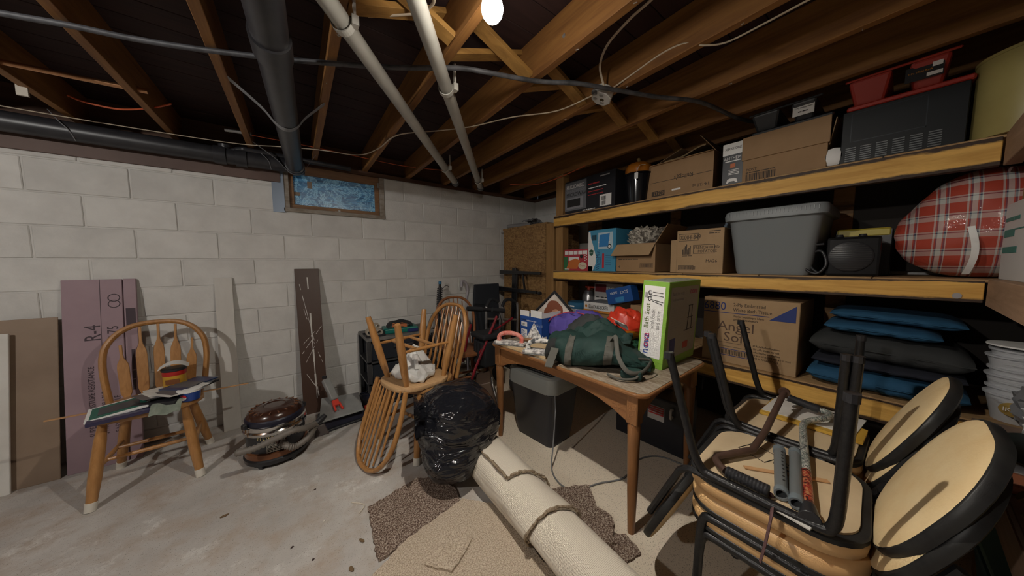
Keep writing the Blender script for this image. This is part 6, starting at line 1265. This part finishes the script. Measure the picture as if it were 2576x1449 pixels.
# ================================================================ STACKED METAL CHAIRS ON THE RIGHT
m_tan = mat('tan_vinyl', (.58, .34, .145), .45, var=(.64, .41, .19), scale=5)
m_tanf = mat('tan_cloth', (.66, .47, .24), .8, var=(.72, .56, .32), scale=6, bump=.2, bscale=120)
m_mblk = mat('hammered_black', (.009, .009, .010), .35, var=(.016, .015, .015), scale=60, bump=.25, bscale=140, spec=.35)
m_blkv = mat('black_vinyl', (.011, .011, .012), .45, var=(.025, .025, .024), scale=14, spec=.3)
m_under = mat('seat_underside', (.56, .44, .28), .75, var=(.49, .37, .23), scale=5)
CH = .45
def metal_chair(label, M_, group=None):
    t = thing('padded_chair', label, 'chair', (0, 0, 0), 0, group); t.matrix_world = M_
    hw_ = .205
    so = rrect(.42, .41, .10, 6)
    rg = [[(x*s_, y*s_, z) for x, y in so] for s_, z in ((.985, .398), (1.0, .405), (1.012, .42), (1.0, .437), (.95, .447), (.7, .4495), (.3, .45))]
    st = MB().rings(rg).build('seat_cushion', m_tan, t, smooth=True, ang=50)
    MB().rings([[(x*s_, y*s_, z) for x, y in so] for s_, z in ((1.0, .390), (1.012, .392), (1.012, .404), (1.0, .406))]).build('seat_edge', m_blkv, st, smooth=True)
    MB().prism(rrect(.385, .375, .09, 6), .384, .3915).build('seat_board', m_under, st)
    for sx_ in (-1, 1):
        x = sx_*hw_
        pts = [V((x*1.06, -.155, 0)), V((x*1.02, -.150, .30)), V((x, -.142, .36)), V((x, -.105, .376)), V((x, .11, .376)), V((x, .155, .36)), V((x*1.01, .182, .30)), V((x*1.04, .262, 0))]
        p2 = [pts[0]]+smoothpts(pts[1:-1], 5)+[pts[-1]]
        l = MB().tube(p2, .0135, 8).build('leg_frame', m_mblk, t, smooth=True, ang=50)
        for p in (pts[0], pts[-1]): MB().tube([p, p+V((0, 0, .022))], .0155, 10).build('foot_cap', m_dark, l, smooth=True)
        for y, z in ((-.155, .2), (.215, .18)): MB().lathe([(.006, 0), (.006, .006), (.003, .009)], 8, frame((x*1.04, y, z), (0, 1, 0), (0, 0, 1) if sx_ < 0 else (0, 0, -1))).build('bolt', m_metal, l)
        bp = smoothpts([(x*.98, -.10, .388), (x*.98, .14, .388), (x*.98, .205, .40), (x*.97, .238, .46), (x*.95, .318, .64)], 6)
        MB().tube(bp, .0115, 8).build('back_tube', m_mblk, t, smooth=True)
    # padded back, leaning
    Mb = MX.Translation((0, .300, .640)) @ MX.Rotation(R(-24), 4, 'X')
    bo = [(x, z) for x, z in rrect(.43, .385, .17, 8)]
    rg = [[(x*s_, y, z*s_) for x, z in bo] for s_, y in ((.98, -.026), (.95, -.032), (.8, -.037), (.4, -.040))]
    bk_ = MB().rings(rg, M=Mb).build('back_pad', m_tanf, t, smooth=True, ang=60)
    MB().rings([[(x*s_, y, z*s_) for x, z in bo] for s_, y in ((.985, -.028), (1.0, -.025), (1.005, -.014), (1.0, -.004), (.93, .002))], M=Mb).build('back_shell', m_blkv, t, smooth=True, ang=60)
    return t
TR = lambda x, y, z: MX.Translation((x, y, z))
RZm = lambda d: MX.Rotation(R(d), 4, 'Z')
XA, YA, XB, YB = 1.265, .205, 1.70, .235
metal_chair('lowest tan padded chair in the front stack, standing on the floor', TR(XA, YA, 0) @ RZm(180))
metal_chair('second tan padded chair stacked in the front stack', TR(XA, YA, .062) @ RZm(180))
metal_chair('tan padded chair upside down on top of the front stack', TR(XA-.005, YA+.01, .514+CH) @ RZm(2) @ MX.Rotation(pi, 4, 'Y'))
metal_chair('lowest tan padded chair in the rear stack near the shelves', TR(XB, YB, 0) @ RZm(178))
metal_chair('second tan padded chair stacked in the rear stack', TR(XB, YB, .062) @ RZm(178))
metal_chair('tan padded chair upside down on top of the rear stack', TR(XB, YB+.01, .514+CH) @ RZm(-1) @ MX.Rotation(pi, 4, 'Y'))
UZ = .514+CH-.384+.0015         # upturned seat boards
# stamp on the front seat board
fb = frame((1.38, .31, UZ), (-.35, -1, 0), (1, -.35, 0))
lab = thing('seat_stamp', 'printed maker stamp on the upturned front seat board', 'print', (1.33, .27, UZ), R(-110))
MB().bx(-.05, .04, -.04, -.038, 0, .0006).bx(-.05, .04, .038, .04, 0, .0006).bx(-.05, -.048, -.04, .04, 0, .0006).bx(.038, .04, -.04, .04, 0, .0006).build('stamp_border', m_ink, lab)
for i, s_ in enumerate(('LOT NUMBER', 'STYLE 2188', 'FIRE CODE')): gtext(s_, .012, m_ink, lab, TR(.05, .02-.018*i, .0004))
# walking canes and tubes on the upturned seats
CZ = UZ+.016
def onz(z, *q): return [hit('Z', z, *p) for p in q]
t = thing('walking_cane', 'brown metal offset cane with black grip on the upturned seats', 'cane', (1.3, .28, CZ))
m_bro = mat('bronze_tube', (.075, .042, .032), .4, .3, var=(.11, .065, .05), scale=14); o = t.location
sh_ = [Lc(p, o) for p in [hit('Z', CZ+.10, 1972, 988)]+onz(CZ+.03, (1925, 1085))+onz(CZ+.005, (1893, 1132), (1830, 1143), (1803, 1150), (1806, 1165), (1826, 1185))]
MB().tube([sh_[0], sh_[1]]+smoothpts(sh_[2:], 5), .0115, 12).build('shaft', m_bro, t, smooth=True)
MB().tube([sh_[0]+(sh_[0]-sh_[1]).normalized()*.012, sh_[0]], [.02, .02], 14).build('end_cap', m_bro, t, smooth=True)
gp = [Lc(p, o) for p in onz(CZ+.004, (1828, 1187), (1880, 1212), (1934, 1237))]
MB().tube([gp[0].lerp(gp[2], i/24) for i in range(25)], [.0175+(.0015 if i % 2 else 0) for i in range(25)], 12).build('grip', m_dark, t, smooth=True)
stp_ = [Lc(p, o) for p in (hit('Z', CZ, 1938, 1240), hit('Z', CZ-.03, 1942, 1262), hit('X', .995, 1940, 1300), hit('X', .985, 1925, 1370), hit('X', .985, 1912, 1412), hit('X', .985, 1920, 1385), hit('X', .99, 1938, 1310))]
MB().tube(smoothpts(stp_, 5), .007, 8, flat=.35).build('wrist_strap', mat('purple_strap', (.11, .055, .055), .8), t, smooth=True)
def pattern():
    m, nt, b = nodes('cane_pattern'); N, Lk = nt.nodes, nt.links
    tc = N.new('ShaderNodeTexCoord'); n = N.new('ShaderNodeTexNoise'); n.inputs['Scale'].default_value = 60; n.inputs['Detail'].default_value = 3; n.inputs['Distortion'].default_value = 2; Lk.new(tc.outputs['Object'], n.inputs['Vector'])
    sp_ = N.new('ShaderNodeSeparateXYZ'); Lk.new(tc.outputs['Object'], sp_.inputs[0]); mr = N.new('ShaderNodeMapRange'); mr.inputs['From Min'].default_value = -.3; mr.inputs['From Max'].default_value = .4; Lk.new(sp_.outputs['X'], mr.inputs['Value'])
    def rp_(cs):
        r = N.new('ShaderNodeValToRGB'); e = r.color_ramp.elements; r.color_ramp.interpolation = 'CONSTANT'; e[0].position = 0; e[0].color = rgb(cs[0]); e[1].position = .45; e[1].color = rgb(cs[1]); k = e.new(.55); k.color = rgb(cs[2]); Lk.new(n.outputs['Fac'], r.inputs[0]); return r.outputs[0]
    a = rp_([(.02, .01, .01), (.33, .03, .02), (.40, .22, .10)]); c = rp_([(.05, .06, .06), (.45, .44, .40), (.12, .16, .14)])
    st = N.new('ShaderNodeMath'); st.operation = 'GREATER_THAN'; st.inputs[1].default_value = .42; Lk.new(mr.outputs[0], st.inputs[0])
    mx = N.new('ShaderNodeMix'); mx.data_type = 'RGBA'; Lk.new(st.outputs[0], mx.inputs['Factor']); Lk.new(a, mx.inputs[6]); Lk.new(c, mx.inputs[7]); Lk.new(mx.outputs[2], b.inputs['Base Color']); b.inputs['Roughness'].default_value = .3; return m
t = thing('walking_cane', 'patterned red and white offset cane with rubber foot on the upturned seats', 'cane', (1.3, .15, CZ))
o = t.location
ps = [Lc(p, o) for p in onz(CZ+.004, (2036, 1290), (2028, 1180))+onz(CZ+.02, (2020, 1085), (2022, 1066), (2040, 1058))+onz(CZ+.03, (2075, 1052), (2087, 1045), (2080, 1037), (2060, 1030))]
MB().tube([ps[0], ps[1]]+smoothpts(ps[2:], 5), .0115, 12).build('shaft', pattern(), t, smooth=True)
MB().tube([ps[0]-(ps[1]-ps[0]).normalized()*.03, ps[0]-(ps[1]-ps[0]).normalized()*.028, ps[0]+(ps[1]-ps[0]).normalized()*.03], [.021, .023, .015], 16).build('rubber_foot', m_dark, t, smooth=True)
gq = [Lc(p, o) for p in onz(CZ+.03, (2060, 1030))+onz(CZ+.05, (1982, 1000))]
MB().tube([gq[0].lerp(gq[1], i/16) for i in range(17)], [.016+(.0012 if i % 2 else 0) for i in range(17)], 12).build('grip', m_dark, t, smooth=True)
m_gt = mat('grey_plastic_tube', (.13, .14, .145), .4)
def ringtube(g, p0, p1, ro, ri, n=18):
    p0, p1 = V(p0), V(p1); M_ = frame(p0, p1-p0, (0, 0, 1)); L = (p1-p0).length
    vs = [(x, r_*cos(2*pi*j/n), r_*sin(2*pi*j/n)) for (x, r_) in ((0, ro), (L, ro), (L, ri), (0, ri)) for j in range(n)]
    return g.add(vs, [(a*n+j, a*n+(j+1) % n, ((a+1) % 4)*n+(j+1) % n, ((a+1) % 4)*n+j) for a in range(4) for j in range(n)], M_)
for i, (a, b_) in enumerate((((1960, 1130), (1966, 1245)), ((2000, 1137), (2004, 1268)))):
    p0, p1 = onz(CZ+.003, a, b_); t = thing('grey_tube', ('grey plastic tube with a row of holes, left of the pair', 'plain grey plastic tube, right of the pair')[i]+' on the upturned seat', 'tube', ((p0+p1)/2))
    d = (p1-p0)/2; ringtube(MB(), -d, d, .0155, .0125).build('tube', m_gt, t, smooth=True)
    for s_ in (-1, 1): ringtube(MB(), d*s_, d*s_*.84, .0175, .0152).build('end_sleeve', mat('tube_sleeve', (.15, .18, .20), .4), t, smooth=True)
    if i == 0:
        for k in range(9): MB().lathe([(.0035, 0), (.0035, .001)], 8, MX.Translation(-d+d*2*(.15+.08*k)+V((0, -.006, .0142)))).build('hole', m_ink, t)
p0, p1 = onz(UZ+.002, (1872, 1175), (2085, 1211))
tag(MB().bar(p0, p1, .016, .004, (0, 0, 1)).build('wood_strip', MATS['pale_stick'], bevel=.0008), 'thin pale wood strip lying under the grey tubes', 'stick')
p0, p1 = onz(UZ+.002, (1955, 1255), (2010, 1280))
tag(MB().bar(V((1.06, .24, UZ+.003)), V((1.04, .10, UZ+.003)), .012, .005).build('wood_strip', m_wboard, bevel=.0008), 'short grey wood strip along the near edge of the upturned seat', 'stick')
# white and yellow boards on the rear upturned seat
q = onz(UZ+.001, (1910, 1040), (2170, 1120), (2183, 1090), (1945, 1005)); cc = sum(q, V())/4
tag(MB().prism([((p-cc).x, (p-cc).y) for p in q], 0, .012).build('yellow_board', mat('yellow_board', (.50, .30, .04), .6), M=TR(cc.x, cc.y, UZ+.001)), 'yellow-edged board on the upturned rear seat', 'board')
q = onz(UZ+.0135, (1916, 1030), (2150, 1098), (2180, 1060), (1955, 998)); cc = sum(q, V())/4
tag(MB().prism([((p-cc).x, (p-cc).y) for p in q], 0, .004).build('white_board', m_wboard, M=TR(cc.x, cc.y, UZ+.0135)), 'white painted board on top of the yellow-edged board', 'board')
# ================================================================ CLUTTER ON THE CORNER BENCH
BZ = .631
m_frost = mat('frosted_plastic', (.45, .46, .48), .3)
for k, (x, y, lab) in enumerate(((2.335, -.325, 'front stack of nested yoghurt tubs on the bench by the cushions'), (2.42, -.47, 'rear stack of nested yoghurt tubs on the bench'))):
    t = thing('tub_stack', lab, 'tubs', (x, y, S1+.001))
    for i in range(8 if k == 0 else 9):
        z = i*.026 if i else 0
        MB().lathe([(.062, z), (.078, z+.105), (.084, z+.106), (.085, z+.113), (.079, z+.114)], 26, MX.Rotation(R((i % 3-1)*1.5), 4, 'X')).build('tub', m_frost, t, smooth=True)
    if k == 0:
        MB().lathe([(.0635, .02), (.076, .09)], 26).build('label_band', mat('tub_label', (.35, .36, .40), .4), t, smooth=True)
        MB().prism([(.034*cos(2*pi*i/18), .028*sin(2*pi*i/18)) for i in range(18)], 0, .003, frame((-.074, .022, .062), (-.3, -1, 0), (0, 0, 1))).build('gold_oval', mat('gold_oval', (.36, .24, .06), .4), t)
        text('IKEA', .022, m_wht, t, frame((-.079, .048, .056), (-.3, -1, 0), (0, 0, 1)))
        MB().lathe([(.05, .305), (.092, .308), (.092, .314), (.05, .316)], 26, MX.Translation((.0, .0, -.0))).build('loose_lid', m_wht, t, smooth=True)
crumple('grey_sack', 'grey translucent plastic sack on the bench', (2.10, -.42, BZ+.002), .15, .14, .22, mat('grey_sack', (.20, .20, .21), .3, bump=.7, bscale=14), 'bag', 2.9, 40, .13, 1.3)
crumple('white_cloth', 'crumpled white cloth on the bench in front of the grey sack', (1.97, -.40, BZ+.002), .13, .11, .13, mat('white_cloth', (.58, .57, .55), .8, bump=.6, bscale=20), 'cloth', 4.2, 40, .18, 1.8)
t = thing('green_pouch', 'dark green zip pouch lying on the bench', 'pouch', (1.86, -.30, BZ), R(-8))
def pz(u, v): q = u*2*pi; p = v*pi; return (.15*cos(q)*sin(p)**.5, .085*sin(q)*sin(p)**.5, .03*(1-cos(p))+.002)
MB().grid(pz, 36, 12).build('pouch_body', mat('green_pouch', (.03, .05, .042), .6), t, smooth=True, ang=180); MB().tube([(.15*cos(q), .086*sin(q), .032) for q in [pi*i/16*2 for i in range(17)]], .0035, 6).build('zip', mat('grey_zip', (.16, .16, .17), .5), t, smooth=True)
t = thing('tape_measure', 'orange tool with a metal plate on the bench edge', 'tool', (1.66, -.262, BZ), R(-10))
MB().bx(-.11, .11, -.035, .045, 0, .028).build('case', mat('tool_copper', (.30, .10, .045), .4), t, bevel=.012, seg=2); MB().bx(-.02, .08, -.01, .035, .028, .034).build('plate', m_metal, t, bevel=.002)
m_brass = mat('brass', (.42, .33, .15), .25, .9)
for i, (x, y, a) in enumerate(((1.47, -.27, 20), (1.40, -.285, 75), (1.33, -.255, -30))):
    t = thing('brass_fitting', ('farthest', 'middle', 'nearest')[i]+' bent brass pipe fitting on the bench edge', 'fitting', (x, y, BZ), R(a), 'brass fittings')
    MB().tube(smoothpts([(-.05, 0, .018), (-.02, 0, .02), (.0, .02, .03), (.01, .05, .045)], 5), .014, 14).build('elbow', m_brass, t, smooth=True); MB().lathe([(.017, -.01), (.02, -.008), (.02, .008), (.017, .01)], 6, frame((-.05, 0, .02), (0, 1, 0), (0, 0, 1))).build('hex_nut', m_brass, t)
t = thing('glue_bottle', 'yellow printed bottle at the near right end of the bench', 'bottle', (1.155, -.255, BZ))
MB().lathe([(.034, 0), (.038, .005), (.038, .13), (.03, .15), (.014, .16), (.012, .185), (.004, .19)], 22).build('bottle', m_wht, t, smooth=True); MB().lathe([(.0385, .02), (.0387, .022), (.0387, .118), (.0385, .12)], 22).build('label', mat('label_yellow', (.62, .48, .03), .45), t, smooth=True)
for i in range(4): MB().box((-.004, .0385, .035+i*.022), (.03, .002, .012)).build('print_line', m_ink, t)
# white paper box on the upper corner shelf
t = thing('white_carton', 'white carton with green print at the right edge of the corner shelf', 'box', (2.06, -.46, S2+.001), R(2))
MB().bx(-.22, .20, -.20, .22, 0, .29).build('carton', m_wb, t, bevel=.003)
gt = mat('green_print', (.04, .20, .17), .6)
for i, (s_, sz) in enumerate((('PRINTER CARE', .03), ('FRESH', .05), ('ORGANIC', .05))): gtext(s_, sz, gt, t, frame((.18, .2212, .22-.06*i), (-1, 0, 0), (0, 0, 1)), sx=.9)
MB().bx(-.05, .18, .22, .2212, .185, .19).build('green_rule', gt, t)
# blue bin and dark crate under the bench
t = thing('blue_bin', 'blue plastic bin on the floor under the bench', 'bin', (1.86, -.38, 0), R(3))
MB().rings([rr_ring(.34, .24, .03, 0), rr_ring(.40, .30, .035, .26), rr_ring(.43, .33, .04, .265), rr_ring(.43, .33, .04, .285)]).build('bin', mat('bin_blue', (.02, .09, .13), .4), t, smooth=True)
MB().prism(rrect(.42, .32, .04, 4), .286, .30).build('lid', mat('lid_aqua', (.10, .25, .27), .4), t, bevel=.004)
# ================================================================ SMALL LITTER ON THE CONCRETE
rl = random.Random(12)
for i, (px, kind, lab) in enumerate((((565, 1298), 'leaf', 'brown dead leaf on the floor left of centre'), ((792, 1232), 'clod', 'dark crumb lying alone in the middle of the floor'), ((816, 1311), 'chip', 'small white chip on the floor'), ((910, 1360), 'leaf', 'small brown leaf on the floor near the brown carpet'), ((788, 1408), 'clod', 'dark red crumb near the bottom of the floor'), ((735, 1377), 'clod', 'reddish crumb left of the dark red one'), ((884, 1432), 'leaf', 'curled leaf scrap at the bottom edge of the floor'))):
    p = hit('Z', .001, *px); m_ = {'leaf': mat('dead_leaf', (.16, .10, .05), .8), 'clod': mat('dark_crumb', (.05, .03, .025), .8), 'chip': mat('white_chip', (.7, .66, .58), .7)}[kind]
    n = 9; r_ = .012 if kind == 'leaf' else .007
    o = MB().prism([(r_*(1.5 if kind == 'leaf' else 1)*cos(2*pi*j/n)*rl.uniform(.7, 1.2), r_*.7*sin(2*pi*j/n)*rl.uniform(.7, 1.2)) for j in range(n)], 0, .004).build({'leaf': 'dead_leaf', 'clod': 'dirt_crumb', 'chip': 'paint_chip'}[kind], m_, bevel=.001, M=TR(p.x, p.y, .0005) @ RZm(rl.uniform(0, 180)))
    tag(o, lab, {'leaf': 'leaf', 'clod': 'crumb', 'chip': 'chip'}[kind])
